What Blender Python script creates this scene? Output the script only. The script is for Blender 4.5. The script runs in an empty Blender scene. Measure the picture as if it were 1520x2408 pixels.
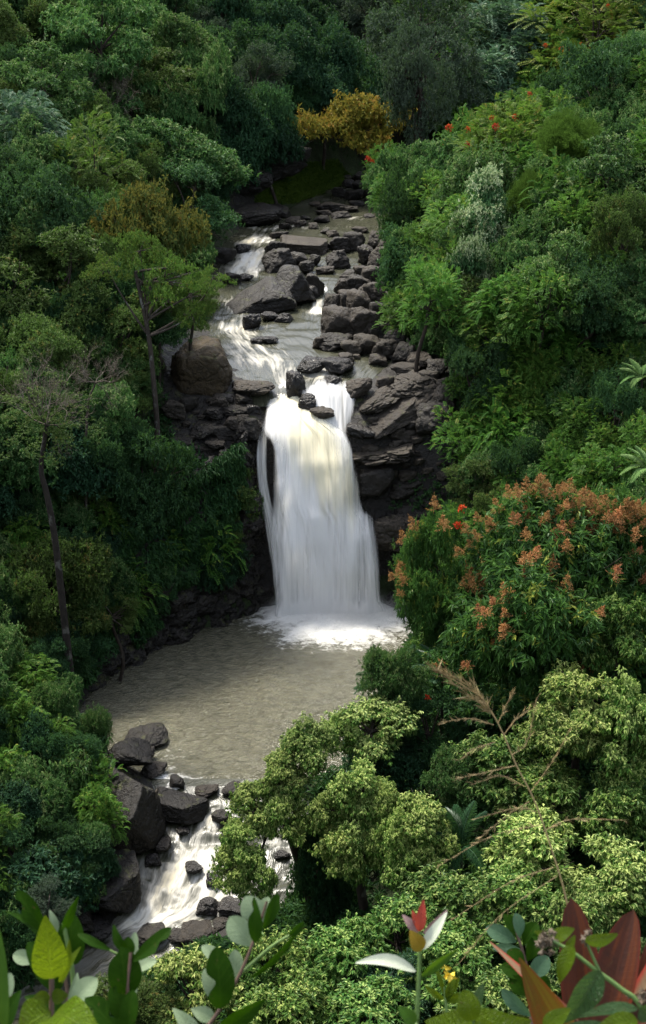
import bpy, bmesh, math, random
import numpy as np
from mathutils import Vector, Matrix
random.seed(7)
RNG = np.random.default_rng(11)
SC = bpy.context.scene
COL = SC.collection
R = math.radians

# ------------------------------------------------------------------ camera
CAM_H, PITCH, FPX, CX, CY = 40.0, R(20.0), 3600.0, 760.0, 1204.0
cam_d = bpy.data.cameras.new('camera')
cam = bpy.data.objects.new('camera', cam_d)
COL.objects.link(cam)
cam.location = (0, 0, CAM_H)
cam.rotation_euler = (R(90) - PITCH, 0, 0)
cam_d.sensor_fit = 'VERTICAL'
cam_d.sensor_height = 36.0
cam_d.lens = 36.0 * FPX / 2408.0
cam_d.clip_start = 0.05
cam_d.clip_end = 2000
cam_d.dof.use_dof = True
cam_d.dof.focus_distance = 80.0
cam_d.dof.aperture_fstop = 26.0
SC.camera = cam

# ------------------------------------------------------------------ world, sun, exposure
SUN_EL, SUN_AZ = R(62), R(-40)          # azimuth from +Y (ahead), negative = left
w = bpy.data.worlds.new('World'); SC.world = w; w.use_nodes = True
nt = w.node_tree; nt.nodes.clear()
sky = nt.nodes.new('ShaderNodeTexSky'); sky.sky_type = 'NISHITA'; sky.sun_disc = False
sky.sun_elevation = SUN_EL; sky.sun_rotation = SUN_AZ
sky.dust_density = 2.5; sky.air_density = 1.0
bg = nt.nodes.new('ShaderNodeBackground'); bg.inputs['Strength'].default_value = 0.15
wo = nt.nodes.new('ShaderNodeOutputWorld')
hz_ = nt.nodes.new('ShaderNodeHueSaturation'); hz_.inputs['Saturation'].default_value = .50     # hazy, milky sky
nt.links.new(sky.outputs[0], hz_.inputs['Color']); nt.links.new(hz_.outputs[0], bg.inputs[0]); nt.links.new(bg.outputs[0], wo.inputs[0])
sd = bpy.data.lights.new('sun', 'SUN'); sd.energy = 2.5; sd.angle = R(10.0); sd.color = (1.0, 0.94, 0.82)
sun = bpy.data.objects.new('sun', sd); COL.objects.link(sun)
_sv = Vector((math.cos(SUN_EL) * math.sin(SUN_AZ), math.cos(SUN_EL) * math.cos(SUN_AZ), math.sin(SUN_EL)))
sun.rotation_euler = (-_sv).to_track_quat('-Z', 'Y').to_euler()
sun.location = (0, 0, 150)
SC.view_settings.view_transform = 'Standard'
SC.view_settings.look = 'None'
SC.view_settings.exposure = 1.70
SC.view_settings.gamma = 1.0
SC.view_settings.use_curve_mapping = False
SC.render.engine = 'CYCLES'
cy = SC.cycles
cy.max_bounces = 6; cy.diffuse_bounces = 3; cy.glossy_bounces = 2; cy.transmission_bounces = 3
cy.transparent_max_bounces = 16; cy.volume_bounces = 1
cy.use_denoising = True
cy.sample_clamp_indirect = 6.0

# ------------------------------------------------------------------ pixel <-> world (pixels of a 1520 x 2408 copy of the photo)
SP, CP = math.sin(PITCH), math.cos(PITCH)
def raydir(px, py):
    dx = (px - CX) / FPX; dv = (CY - py) / FPX
    return np.array([dx, CP + dv * SP, -SP + dv * CP])
def at_z(px, py, z):
    d = raydir(px, py); t = (z - CAM_H) / d[2]
    return np.array([0, 0, CAM_H]) + t * d
def at_y(px, py, y):
    d = raydir(px, py); return np.array([0, 0, CAM_H]) + d * (y / d[1])
def at_d(px, py, d):
    return np.array([0, 0, CAM_H]) + d * raydir(px, py)
def proj(P):
    P = np.asarray(P, float).reshape(-1, 3); v = P - np.array([0, 0, CAM_H])
    d = v[:, 1] * CP - v[:, 2] * SP; u = v[:, 1] * SP + v[:, 2] * CP
    d = np.where(np.abs(d) < 1e-3, 1e-3, d)
    return np.stack([CX + FPX * v[:, 0] / d, CY - FPX * u / d, d], 1)
def in_poly(x, y, poly):
    x = np.asarray(x, float); y = np.asarray(y, float); r = np.zeros(x.shape, bool); n = len(poly); j = n - 1
    for i in range(n):
        xi, yi = poly[i]; xj, yj = poly[j]
        c = ((yi > y) != (yj > y)) & (x < (xj - xi) * (y - yi) / ((yj - yi) or 1e-9) + xi)
        r ^= c; j = i
    return r

# ------------------------------------------------------------------ noise
def _h(ix, iy, iz, s):
    n = (ix.astype(np.int64) * 374761393 + iy.astype(np.int64) * 668265263 + iz.astype(np.int64) * 2147483647 + s * 1274126177) & 0xFFFFFFFF
    n = ((n ^ (n >> 13)) * 1274126177) & 0xFFFFFFFF
    n = ((n ^ (n >> 16)) * 2246822519) & 0xFFFFFFFF
    return ((n ^ (n >> 15)) & 0xFFFFFF) / float(0xFFFFFF)
def vnoise(P, s=0):
    P = np.asarray(P, float); I = np.floor(P); F = P - I; F = F * F * (3 - 2 * F); I = I.astype(np.int64); r = 0
    for a in (0, 1):
        for b in (0, 1):
            for c in (0, 1):
                wgt = (F[:, 0] if a else 1 - F[:, 0]) * (F[:, 1] if b else 1 - F[:, 1]) * (F[:, 2] if c else 1 - F[:, 2])
                r = r + wgt * _h(I[:, 0] + a, I[:, 1] + b, I[:, 2] + c, s)
    return r * 2 - 1
def fbm(P, o=4, s=0):
    r = 0; a = 1.0; t = 0; P = np.asarray(P, float)
    for i in range(o):
        r = r + a * vnoise(P + 17.3 * i, s + i); t += a; a *= .5; P = P * 2.03
    return r / t
def worley(P, s=0):
    P = np.asarray(P, float); I = np.floor(P).astype(np.int64); f1 = np.full(len(P), 9.); f2 = f1.copy(); cid = np.zeros(len(P))
    for a in (-1, 0, 1):
        for b in (-1, 0, 1):
            for c in (-1, 0, 1):
                J = I + np.array([a, b, c])
                Q = J + np.stack([_h(J[:, 0], J[:, 1], J[:, 2], s + k) for k in (1, 2, 3)], 1)
                d = np.linalg.norm(P - Q, axis=1); h = _h(J[:, 0], J[:, 1], J[:, 2], s + 9)
                n1 = d < f1
                f2 = np.where(n1, f1, np.minimum(f2, d)); cid = np.where(n1, h, cid); f1 = np.where(n1, d, f1)
    return f1, f2, cid
def sstep(a, b, x):
    t = np.clip((x - a) / (b - a), 0, 1); return t * t * (3 - 2 * t)

# ------------------------------------------------------------------ mesh helpers
def mesh_np(name, V, F, smooth=True):
    V = np.asarray(V, np.float32).reshape(-1, 3); F = np.asarray(F, np.int32)
    me = bpy.data.meshes.new(name); k = F.shape[1]; n = len(F)
    me.vertices.add(len(V)); me.vertices.foreach_set('co', V.ravel())
    me.loops.add(n * k); me.loops.foreach_set('vertex_index', F.ravel())
    me.polygons.add(n); me.polygons.foreach_set('loop_start', np.arange(n, dtype=np.int32) * k)
    me.update(calc_edges=True)
    me.polygons.foreach_set('use_smooth', np.full(n, smooth))
    return me
def attr(me, name, vals):
    a = me.attributes.new(name, 'FLOAT', 'POINT'); a.data.foreach_set('value', np.asarray(vals, np.float32).ravel())
def uvs(me, UV):
    l = me.uv_layers.new(name='UVMap'); vi = np.zeros(len(me.loops), np.int32); me.loops.foreach_get('vertex_index', vi)
    l.data.foreach_set('uv', np.asarray(UV, np.float32)[vi].ravel())
def grid_faces(nu, nv):
    i = np.arange((nu - 1) * (nv - 1)); a = (i // (nv - 1)) * nv + i % (nv - 1)
    return np.stack([a, a + 1, a + nv + 1, a + nv], 1)
def obj(name, me, mats, parent=None, loc=None, sc=None, rot=None):
    o = bpy.data.objects.new(name, me); COL.objects.link(o)
    if me is not None and mats is not None and len(me.materials) == 0:
        for m in (mats if isinstance(mats, (list, tuple)) else [mats]): me.materials.append(m)
    if parent is not None: o.parent = parent
    if loc is not None: o.location = [float(v) for v in loc]
    if sc is not None: o.scale = [float(v) for v in (sc if hasattr(sc, '__len__') else (sc,) * 3)]
    if rot is not None: o.rotation_euler = [float(v) for v in rot]
    return o
def tag(o, label=None, cat=None, group=None, kind=None):
    if label: o['label'] = label
    if cat: o['category'] = cat
    if group: o['group'] = group
    if kind: o['kind'] = kind
    return o
def empty(name, loc, label, cat, group=None):
    o = bpy.data.objects.new(name, None); COL.objects.link(o); o.location = [float(v) for v in loc]
    o.empty_display_size = .3
    return tag(o, label, cat, group)
class MB:                                   # collects tubes
    def __init__(s): s.V = []; s.F = []; s.n = 0
    def tube(s, pts, radii, seg=6):
        pts = np.asarray(pts, float); n = len(pts)
        T = np.gradient(pts, axis=0); T /= np.linalg.norm(T, axis=1)[:, None] + 1e-9
        ref = np.array([0.31, 0.95, 0.07]) if abs(T[0] @ np.array([0, 0, 1.])) > .6 else np.array([0.1, 0.2, 1.])
        A = np.cross(T, ref); A /= np.linalg.norm(A, axis=1)[:, None] + 1e-9; B = np.cross(T, A)
        th = np.linspace(0, 2 * np.pi, seg, endpoint=False)
        rr = np.broadcast_to(np.asarray(radii, float), (n,))
        V = pts[:, None] + rr[:, None, None] * (np.cos(th)[None, :, None] * A[:, None] + np.sin(th)[None, :, None] * B[:, None])
        V = V.reshape(-1, 3)
        i = np.arange(n - 1)[:, None] * seg; j = np.arange(seg)[None]
        F = np.stack([i + j, i + (j + 1) % seg, i + seg + (j + 1) % seg, i + seg + j], -1).reshape(-1, 4)
        s.V.append(V); s.F.append(F + s.n); s.n += len(V)
    def arrays(s): return np.concatenate(s.V), np.concatenate(s.F)
    def mesh(s, name): V, F = s.arrays(); return mesh_np(name, V, F)
def spline(pts, n):
    pts = np.asarray(pts, float); k = len(pts)
    if k < 3: t = np.linspace(0, 1, n)[:, None]; return pts[0] * (1 - t) + pts[-1] * t
    P = np.vstack([2 * pts[0] - pts[1], pts, 2 * pts[-1] - pts[-2]]); u = np.linspace(0, k - 1 - 1e-6, n); i = u.astype(int); f = (u - i)[:, None]
    a, b, c, d = P[i], P[i + 1], P[i + 2], P[i + 3]
    return .5 * (2 * b + (c - a) * f + (2 * a - 5 * b + 4 * c - d) * f ** 2 + (3 * b - a - 3 * c + d) * f ** 3)

# ------------------------------------------------------------------ material helper
class NT:
    def __init__(s, name):
        s.m = bpy.data.materials.new(name); s.m.use_nodes = True; s.t = s.m.node_tree; s.t.nodes.clear()
    def n(s, typ, props=None, out=0, **ins):
        nd = s.t.nodes.new('ShaderNode' + typ)
        for k, v in (props or {}).items(): setattr(nd, k, v)
        for k, v in ins.items():
            key = k.replace('_', ' ')
            if k.startswith('i') and k[1:].isdigit(): sk = nd.inputs[int(k[1:])]
            else: sk = nd.inputs[key]
            s.set(sk, v)
        return nd.outputs[out] if out is not None else nd
    def set(s, sk, v):
        if isinstance(v, bpy.types.NodeSocket): s.t.links.new(v, sk)
        elif sk.type == 'RGBA' and not hasattr(v, '__len__'): sk.default_value = (v, v, v, 1)
        elif sk.type == 'RGBA' and len(v) == 3: sk.default_value = (*v, 1)
        else: sk.default_value = v
    def math(s, op, a, b=0.0, c=0.0): return s.n('Math', {'operation': op, 'use_clamp': False}, i0=a, i1=b, i2=c)
    def mix(s, f, a, b, mode='MIX'):
        nd = s.t.nodes.new('ShaderNodeMix'); nd.data_type = 'RGBA'; nd.blend_type = mode
        s.set(nd.inputs[0], f); s.set(nd.inputs[6], a); s.set(nd.inputs[7], b); return nd.outputs[2]
    def ramp(s, f, stops, interp='LINEAR'):
        nd = s.t.nodes.new('ShaderNodeValToRGB'); e = nd.color_ramp.elements; nd.color_ramp.interpolation = interp
        while len(e) < len(stops): e.new(0.5)
        for el, (p, c) in zip(e, stops):
            el.position = p; el.color = (*c, 1) if hasattr(c, '__len__') else (c, c, c, 1)
        s.set(nd.inputs[0], f); return nd.outputs[0]
    def noise(s, vec, scale, detail=4, rough=.55, dist=0.0, out=0):
        return s.n('TexNoise', None, out, Vector=vec, Scale=scale, Detail=detail, Roughness=rough, Distortion=dist)
    def mapr(s, v, a, b, c=0., d=1.): return s.n('MapRange', {'interpolation_type': 'SMOOTHSTEP'}, Value=v, From_Min=a, From_Max=b, To_Min=c, To_Max=d)
    def attr(s, nm): return s.n('Attribute', {'attribute_name': nm}, 2)
    def out(s, surf=None, vol=None, disp=None):
        o = s.t.nodes.new('ShaderNodeOutputMaterial')
        if surf is not None: s.t.links.new(surf, o.inputs[0])
        if vol is not None: s.t.links.new(vol, o.inputs[1])
        return s.m
# ------------------------------------------------------------------ rock, soil and water materials
def rock_mat(name, c0, c1, c2, rough=.62, moss=0.0, crack=1.0, wet=0.0):
    s = NT(name); tc = s.n('TexCoord', None, 3)
    geo = s.n('NewGeometry', None, 0); oi = s.n('ObjectInfo', None, 'Random')
    off = s.n('VectorMath', {'operation': 'ADD'}, i0=geo, i1=(3, 1, 7))
    n1 = s.noise(off, .9, 6, .62); n2 = s.noise(off, 5.0, 6, .65); n3 = s.noise(off, 22, 4, .6)
    col = s.ramp(n1, [(.3, c0), (.52, c1), (.75, c2)])
    col = s.mix(.55, col, s.ramp(n2, [(.3, tuple(v * .6 for v in c0)), (.7, c2)]))
    col = s.mix(s.mapr(n3, .62, .74, 0, .35), col, (.17, .16, .13))
    col = s.mix(s.math('MULTIPLY', oi, .35), col, tuple(v * .55 for v in c0))
    if moss > 0:
        nz = s.n('SeparateXYZ', None, 2, Vector=s.n('NewGeometry', None, 1))
        mk = s.math('MULTIPLY', s.mapr(nz, .25, .8), s.mapr(s.noise(off, 1.7, 5, .7), .62 - moss * .3, .74 - moss * .2))
        col = s.mix(s.math('MULTIPLY', mk, .8), col, (.055, .06, .018))
    vor = s.n('TexVoronoi', {'feature': 'DISTANCE_TO_EDGE'}, 0, Vector=s.n('VectorMath', {'operation': 'ADD'}, i0=off, i1=s.noise(off, 2, 3, .6, out=1)), Scale=.75)
    ck = s.mapr(vor, 0, .05)
    hgt = s.math('ADD', s.math('ADD', s.math('MULTIPLY', n1, .5), s.math('MULTIPLY', n2, .38)), s.math('MULTIPLY', n3, .10))
    hgt = s.math('ADD', hgt, s.math('MULTIPLY', ck, .12 * crack))
    bmp = s.n('Bump', None, 0, Strength=.9, Distance=.35, Height=hgt)
    rg = s.mapr(n2, .3, .7, rough - .18 - wet * .2, rough + .12 - wet * .2)
    p = s.n('BsdfPrincipled', None, 0, Base_Color=col, Roughness=rg, Normal=bmp, Specular_IOR_Level=.28)
    return s.out(p)
M_ROCK = rock_mat('basalt_dark', (.0075, .0066, .0055), (.0165, .0138, .011), (.036, .029, .022), .6, .15)
M_ROCKB = rock_mat('basalt_brown', (.013, .0095, .006), (.040, .028, .014), (.085, .060, .029), .75, .3)
M_ROCKW = rock_mat('basalt_wet', (.007, .007, .007), (.016, .014, .013), (.034, .029, .025), .40, .0, 1, .35)
M_ROCKL = rock_mat('basalt_dry', (.014, .0115, .009), (.033, .0270, .0205), (.066, .053, .039), .7, .1)
M_ROCKK = rock_mat('basalt_black', (.004, .0036, .003), (.0095, .008, .0062), (.022, .0175, .013), .55, .25)
M_CLIFF = rock_mat('cliff_rock', (.007, .0065, .006), (.016, .014, .012), (.034, .028, .023), .55, .35, 1.4)

def soil_mat():
    s = NT('soil'); g = s.n('NewGeometry', None, 0)
    c = s.ramp(s.noise(g, .8, 6, .65), [(.3, (.018, .016, .010)), (.5, (.022, .032, .012)), (.72, (.035, .055, .018))])
    b = s.n('Bump', None, 0, Strength=.8, Distance=.3, Height=s.noise(g, 4, 6, .7))
    return s.out(s.n('BsdfPrincipled', None, 0, Base_Color=c, Roughness=.9, Normal=b, Specular_IOR_Level=.2))
M_SOIL = soil_mat()

def stream_mat(name, su, sv):
    s = NT(name); uv = s.n('UVMap', {'uv_map': 'UVMap'}, 0)
    st = s.n('Mapping', None, 0, Vector=uv, Scale=(su, sv, 1))
    wv = s.noise(s.n('Mapping', None, 0, Vector=uv, Scale=(su * .35, sv * 1.1, 1)), 1, 3, .5, out=1)
    st = s.n('VectorMath', {'operation': 'ADD'}, i0=st, i1=s.n('VectorMath', {'operation': 'SCALE'}, i0=wv, Scale=.9))
    n1 = s.noise(st, 1, 6, .58, .4)
    n2 = s.noise(s.n('Mapping', None, 0, Vector=uv, Scale=(su * 2.7, sv * 1.6, 1)), 1, 4, .6, .6)
    foam = s.attr('foam')
    k = s.math('ADD', foam, s.math('MULTIPLY', s.math('SUBTRACT', n1, .5), 1.9))
    k = s.math('ADD', k, s.math('MULTIPLY', s.math('SUBTRACT', n2, .5), .55))
    fm = s.mapr(k, .38, 1.25)
    murk = s.ramp(n2, [(.3, (.022, .024, .014)), (.7, (.050, .050, .032))])
    crm = s.ramp(s.noise(st, .6, 3), [(.38, (.47, .42, .30)), (.6, (.54, .535, .50))])
    col = s.mix(s.mapr(fm, .0, .55), murk, (.22, .212, .18)); col = s.mix(s.mapr(fm, .4, 1.0), col, crm)
    b = s.n('Bump', None, 0, Strength=.5, Distance=.18, Height=s.math('ADD', n1, s.math('MULTIPLY', n2, .5)))
    p = s.n('BsdfPrincipled', None, 0, Base_Color=col, Roughness=s.math('ADD', .26, s.math('MULTIPLY', fm, .45)), Normal=b, Specular_IOR_Level=.4)
    return s.out(p)
M_STREAM = stream_mat('stream_water', 1.7, .30)
M_RAPID = stream_mat('rapids_water', 1.5, .42)

def pool_mat():
    s = NT('pool_water'); g = s.n('NewGeometry', None, 0)
    v = s.n('Mapping', None, 0, Vector=g, Scale=(1.0, 1.25, 1))
    n1 = s.noise(v, 1.6, 5, .6, .8); n2 = s.noise(v, 4.5, 5, .62, .6); n3 = s.noise(v, .16, 3, .5)
    foam = s.attr('foam')
    k = s.math('ADD', foam, s.math('MULTIPLY', s.math('SUBTRACT', n1, .5), 1.1))
    k = s.math('ADD', k, s.math('MULTIPLY', s.math('SUBTRACT', n2, .5), .7))
    fm = s.mapr(k, .35, 1.0)
    murk = s.ramp(n1, [(.28, (.044, .043, .024)), (.72, (.112, .106, .066))])
    col = s.mix(fm, murk, (.74, .73, .69))
    b = s.n('Bump', None, 0, Strength=1.0, Distance=.42, Height=s.math('ADD', s.math('MULTIPLY', n1, .6), s.math('MULTIPLY', n2, .4)))
    p = s.n('BsdfPrincipled', None, 0, Base_Color=col, Roughness=s.math('ADD', .12, s.math('MULTIPLY', fm, .5)), Normal=b, Specular_IOR_Level=.6)
    return s.out(p)
M_POOL = pool_mat()

def fall_mat():
    s = NT('falling_water'); uv = s.n('UVMap', {'uv_map': 'UVMap'}, 0)
    wob = s.noise(s.n('Mapping', None, 0, Vector=uv, Scale=(.5, .12, 1)), 1, 2, .5, out=1)
    u2 = s.n('VectorMath', {'operation': 'ADD'}, i0=uv, i1=s.n('VectorMath', {'operation': 'MULTIPLY'}, i0=wob, i1=(.8, .0, 0)))
    a1 = s.noise(s.n('Mapping', None, 0, Vector=u2, Scale=(1.1, .07, 1)), 1, 2, .5)
    a2 = s.noise(s.n('Mapping', None, 0, Vector=u2, Scale=(3.2, .10, 1)), 1, 4, .55)
    a3 = s.noise(s.n('Mapping', None, 0, Vector=u2, Scale=(9., .16, 1)), 1, 3, .5)
    st = s.math('ADD', s.math('ADD', s.math('MULTIPLY', a1, .62), s.math('MULTIPLY', a2, .34)), s.math('MULTIPLY', a3, .14))
    den = s.attr('thick'); crm = s.attr('cream')
    al = s.mapr(s.math('ADD', den, s.math('MULTIPLY', s.math('SUBTRACT', st, .55), 2.7)), .05, .85)
    ck = s.mapr(s.math('ADD', crm, s.math('MULTIPLY', s.math('SUBTRACT', a1, .5), 1.2)), .2, .9)
    col = s.mix(ck, (.93, .925, .91), (.92, .87, .68))
    b = s.n('Bump', None, 0, Strength=.35, Distance=.25, Height=st)
    df = s.n('BsdfPrincipled', None, 0, Base_Color=col, Roughness=.75, Normal=b, Specular_IOR_Level=.25)
    tl = s.n('BsdfTranslucent', None, 0, Color=col, Normal=b)
    w_ = s.n('MixShader', None, 0, Fac=.45, i1=df, i2=tl)
    tr = s.n('BsdfTransparent', None, 0, Color=(1, 1, 1))
    return s.out(s.n('MixShader', None, 0, Fac=al, i1=tr, i2=w_))
M_FALL = fall_mat()

# ------------------------------------------------------------------ terrain
WT = [(2400, -60, 150, -4.0), (2330, 60, 260, -3.6), (2250, 180, 420, -3.2), (2150, 300, 640, -2.5), (2050, 330, 720, -1.8), (1960, 360, 730, -1.0), (1890, 390, 720, -.45),
      (1850, 370, 660, -.1), (1830, 350, 850, 0), (1760, 250, 860, 0), (1700, 180, 860, 0), (1640, 195, 880, 0), (1550, 305, 940, 0),
      (1500, 405, 990, 0), (1450, 560, 1000, 0), (1438, 600, 1000, 0), (925, 590, 830, 13.2), (850, 545, 910, 14.0), (780, 490, 800, 14.5),
      (700, 515, 810, 15.1), (640, 500, 830, 15.6), (580, 525, 880, 16.2), (520, 580, 905, 16.6), (497, 660, 940, 16.8), (480, 700, 970, 16.9), (445, 765, 1080, 17.3), (425, 820, 1160, 17.6)]
_y, _l, _r, _z = [], [], [], []
for row, l, r, z in WT:
    a = at_z(l, row, z); b = at_z(r, row, z); _y.append(a[1]); _l.append(a[0]); _r.append(b[0]); _z.append(z)
i_ = 16                                        # the brink: a steep step from the pool to the lip
_y[i_:i_] = [_y[i_ - 1] + .5, 93.6]; _l[i_:i_] = [_l[i_ - 1], at_z(598, 1000, 12.0)[0]]; _r[i_:i_] = [_r[i_ - 1], at_z(838, 1000, 12.0)[0]]; _z[i_:i_] = [0.3, 11.6]
_y = [20.0, 40.0] + _y + [_y[-1] + 8, 400.0]; _l = [-30., -24.] + _l + [_l[-1] + 6, 14.]; _r = [-22., -17.] + _r + [_r[-1] + 4, 14.]; _z = [-6., -5.] + _z + [_z[-1] + .3, 18.]
_y, _l, _r, _z = map(np.array, (_y, _l, _r, _z))
def XL(y): return np.interp(y, _y, _l)
def XR(y): return np.interp(y, _y, _r)
def ZW(y): return np.interp(y, _y, _z)
#        y    cliff width slope
LB = np.array([(40, .6, 2, .25), (58, .6, 1.5, .35), (66, .8, 1.5, .5), (74, 1.2, 1.5, .62), (79, 2.5, 1.2, .8), (84, 6.5, 1.5, .7), (89, 9.0, 1.6, .40), (91.2, 9.0, 1.6, .22), (92.5, 4.4, 1.8, .16), (93.6, -.4, 2, .18), (96, .1, 2, .22), (98.5, .5, 2.5, .45),
               (104, .5, 2, .55), (120, .5, 1.5, .62), (140, 1.2, 1.5, .68), (152, 4.0, 2.5, .6), (165, 5.0, 3, .55), (180, 1, 3, .45), (400, 1, 3, .45)])
RB = np.array([(40, .4, 2, .18), (58, .4, 2, .20), (66, .5, 2, .30), (72, .6, 2, .45), (78, 1.2, 2, .55), (84, 5, 2.5, .55), (89, 8.5, 3, .42), (91.2, 9.0, 3, .35), (92.5, 4.6, 3, .30), (93.6, -.3, 3, .28), (98, .2, 3, .32),
               (106, .4, 3, .42), (120, .6, 3, .45), (140, .6, 3, .45), (165, .8, 3, .42), (400, 1, 3, .42)])
def bank(B, y, d):
    c, w_, sl = (np.interp(y, B[:, 0], B[:, k]) for k in (1, 2, 3))
    far = np.maximum(d - w_, 0)
    return c * sstep(0, 1, d / w_) + sl * far + .004 * np.minimum(far, 40) ** 2 * .5
NEAR_Y = np.array([-30, 0, 1.5, 2.4, 3.5, 6, 12, 33, 40]); NEAR_Z = np.array([38.9, 38.45, 38.4, 37.2, 35.5, 31.5, 24.5, 1.0, -9])
def T(x, y, noise=True):
    x = np.atleast_1d(np.asarray(x, float)); y = np.atleast_1d(np.asarray(y, float))
    xl, xr, zw = XL(y), XR(y), ZW(y); dl, dr = xl - x, x - xr
    d = np.maximum(dl, dr)
    z = np.where(dl > 0, zw + bank(LB, y, np.maximum(dl, 0)), np.where(dr > 0, zw + bank(RB, y, np.maximum(dr, 0)), zw - .7 * sstep(0, 1.5, -d)))
    z = z + sstep(170, 200, y) * np.maximum(y - 172, 0) * .46
    z = np.minimum(z, 95 + 0 * z)
    if noise:
        P = np.stack([x * .13, y * .13, 0 * x], 1)
        z = z + fbm(P, 4, 3) * 1.1 * sstep(.5, 6, d) + fbm(P * 6, 3, 5) * .25 * sstep(.2, 2, d)
    zn = np.interp(y, NEAR_Y, NEAR_Z)
    z = np.where(y < 45, np.maximum(z, zn), z)
    return z
def axis(segs):
    out = []
    for a, b, st in segs: out += list(np.arange(a, b, st))
    return np.array(out + [segs[-1][1]])
gx = axis([(-170, -60, 6), (-60, -34, 2), (-34, 34, .55), (34, 60, 2), (60, 170, 6)])
gy = axis([(-30, 0, 4), (0, 40, 1.2), (40, 98, .5), (98, 172, .8), (172, 230, 2.5), (230, 420, 9)])
GX, GY = np.meshgrid(gx, gy, indexing='ij')
GZ = T(GX.ravel(), GY.ravel())
me = mesh_np('terrain', np.stack([GX.ravel(), GY.ravel(), GZ], 1), grid_faces(len(gx), len(gy))[:, ::-1])
ter = tag(obj('terrain', me, [M_SOIL, M_CLIFF]), kind='structure')
ROCKY = [[(735, 550), (905, 550), (925, 720), (960, 800), (1060, 860), (1065, 1090), (1040, 1180), (985, 1270), (925, 1345), (600, 1400), (560, 1200), (600, 1000), (700, 900), (735, 700)], [(380, 775), (560, 775), (640, 925), (640, 1085), (600, 1130), (420, 1085), (380, 900)], [(245, 1700), (400, 1700), (400, 2000), (300, 2250), (170, 2200), (250, 1900)], [(540, 330), (650, 345), (640, 440), (600, 470), (690, 500), (600, 540), (540, 540)]]
_ce = np.zeros(len(me.polygons) * 3, np.float32); me.polygons.foreach_get('center', _ce); _ce = _ce.reshape(-1, 3); _pj = proj(_ce); _mi = np.zeros(len(_ce), np.int32)
for poly in ROCKY: _mi |= (in_poly(_pj[:, 0], _pj[:, 1], poly) & (_ce[:, 1] > 50) & (_ce[:, 1] < 172)).astype(np.int32)
me.polygons.foreach_set('material_index', _mi)

_ts = np.concatenate([np.arange(38, 110, .35), np.arange(110, 260, .8)])
def hit(px, py, h=0.0, y0=40.0):
    """first point along the pixel ray that is no more than h above the ground or water"""
    d = raydir(px, py); P = np.array([0, 0, CAM_H]) + (_ts / d[1])[:, None] * d
    ok = (P[:, 1] > y0)
    P = P[ok]; g = np.maximum(T(P[:, 0], P[:, 1], False), 0 * P[:, 0] + np.where((P[:, 0] > XL(P[:, 1])) & (P[:, 0] < XR(P[:, 1])), ZW(P[:, 1]), -99))
    f = P[:, 2] - g - h; k = np.argmax(f < 0)
    if not (f < 0).any(): return P[-1]
    if k == 0: return P[0]
    t = f[k - 1] / (f[k - 1] - f[k]); return P[k - 1] * (1 - t) + P[k] * t

# ------------------------------------------------------------------ water: pool, streams, falls
SPLASH = at_z(785, 1440, 0)
def foam_at(P, lst):
    pr = proj(P); f = np.zeros(len(P))
    for px, py, rx, ry, a in lst: f += a * np.exp(-((pr[:, 0] - px) / rx) ** 2 - ((pr[:, 1] - py) / ry) ** 2)
    return f
ys = np.concatenate([np.arange(_y[10] - .25, 91.9, .22)]); nu = 100
U, Y = np.meshgrid(np.linspace(-.06, 1.06, nu), ys, indexing='ij'); U = U.ravel(); Y = Y.ravel()
X = XL(Y) * (1 - U) + XR(Y) * U
ey_ = 1 - sstep(0, 2.2, Y - ys[0]); Y = Y - ey_ * (.55 + .9 * fbm(np.stack([X * .9, 0 * X, 0 * X], 1), 3, 61))
V = np.stack([X, Y, -.10 * ey_ ** 2 + .03 * fbm(np.stack([X * .8, Y * .8, 0 * X], 1), 3)], 1)
dd = np.hypot((X - SPLASH[0]) / 6.4, (Y - SPLASH[1]) / 5.4)
V[:, 2] += .55 * np.exp(-(dd / .62) ** 2) * (1 + .5 * fbm(np.stack([X * 1.3, Y * 1.3, 0 * X], 1), 3, 8))
an = np.arctan2(Y - SPLASH[1], X - SPLASH[0]); ray = fbm(np.stack([an * 5.5, dd * 1.1, 0 * an], 1), 4, 44)
foam = 1.15 * np.exp(-(dd / .72) ** 2) + (.50 + .75 * ray) * np.exp(-(dd / 1.15) ** 3) + foam_at(V, [(390, 1800, 60, 45, .38), (440, 1765, 60, 20, .25), (370, 1835, 22, 12, 1.0)])
foam = foam + .55 * ey_ ** 1.5
me = mesh_np('pool', V, grid_faces(nu, len(ys))[:, ::-1]); attr(me, 'foam', foam)
tag(obj('pool', me, M_POOL), kind='structure')

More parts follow.
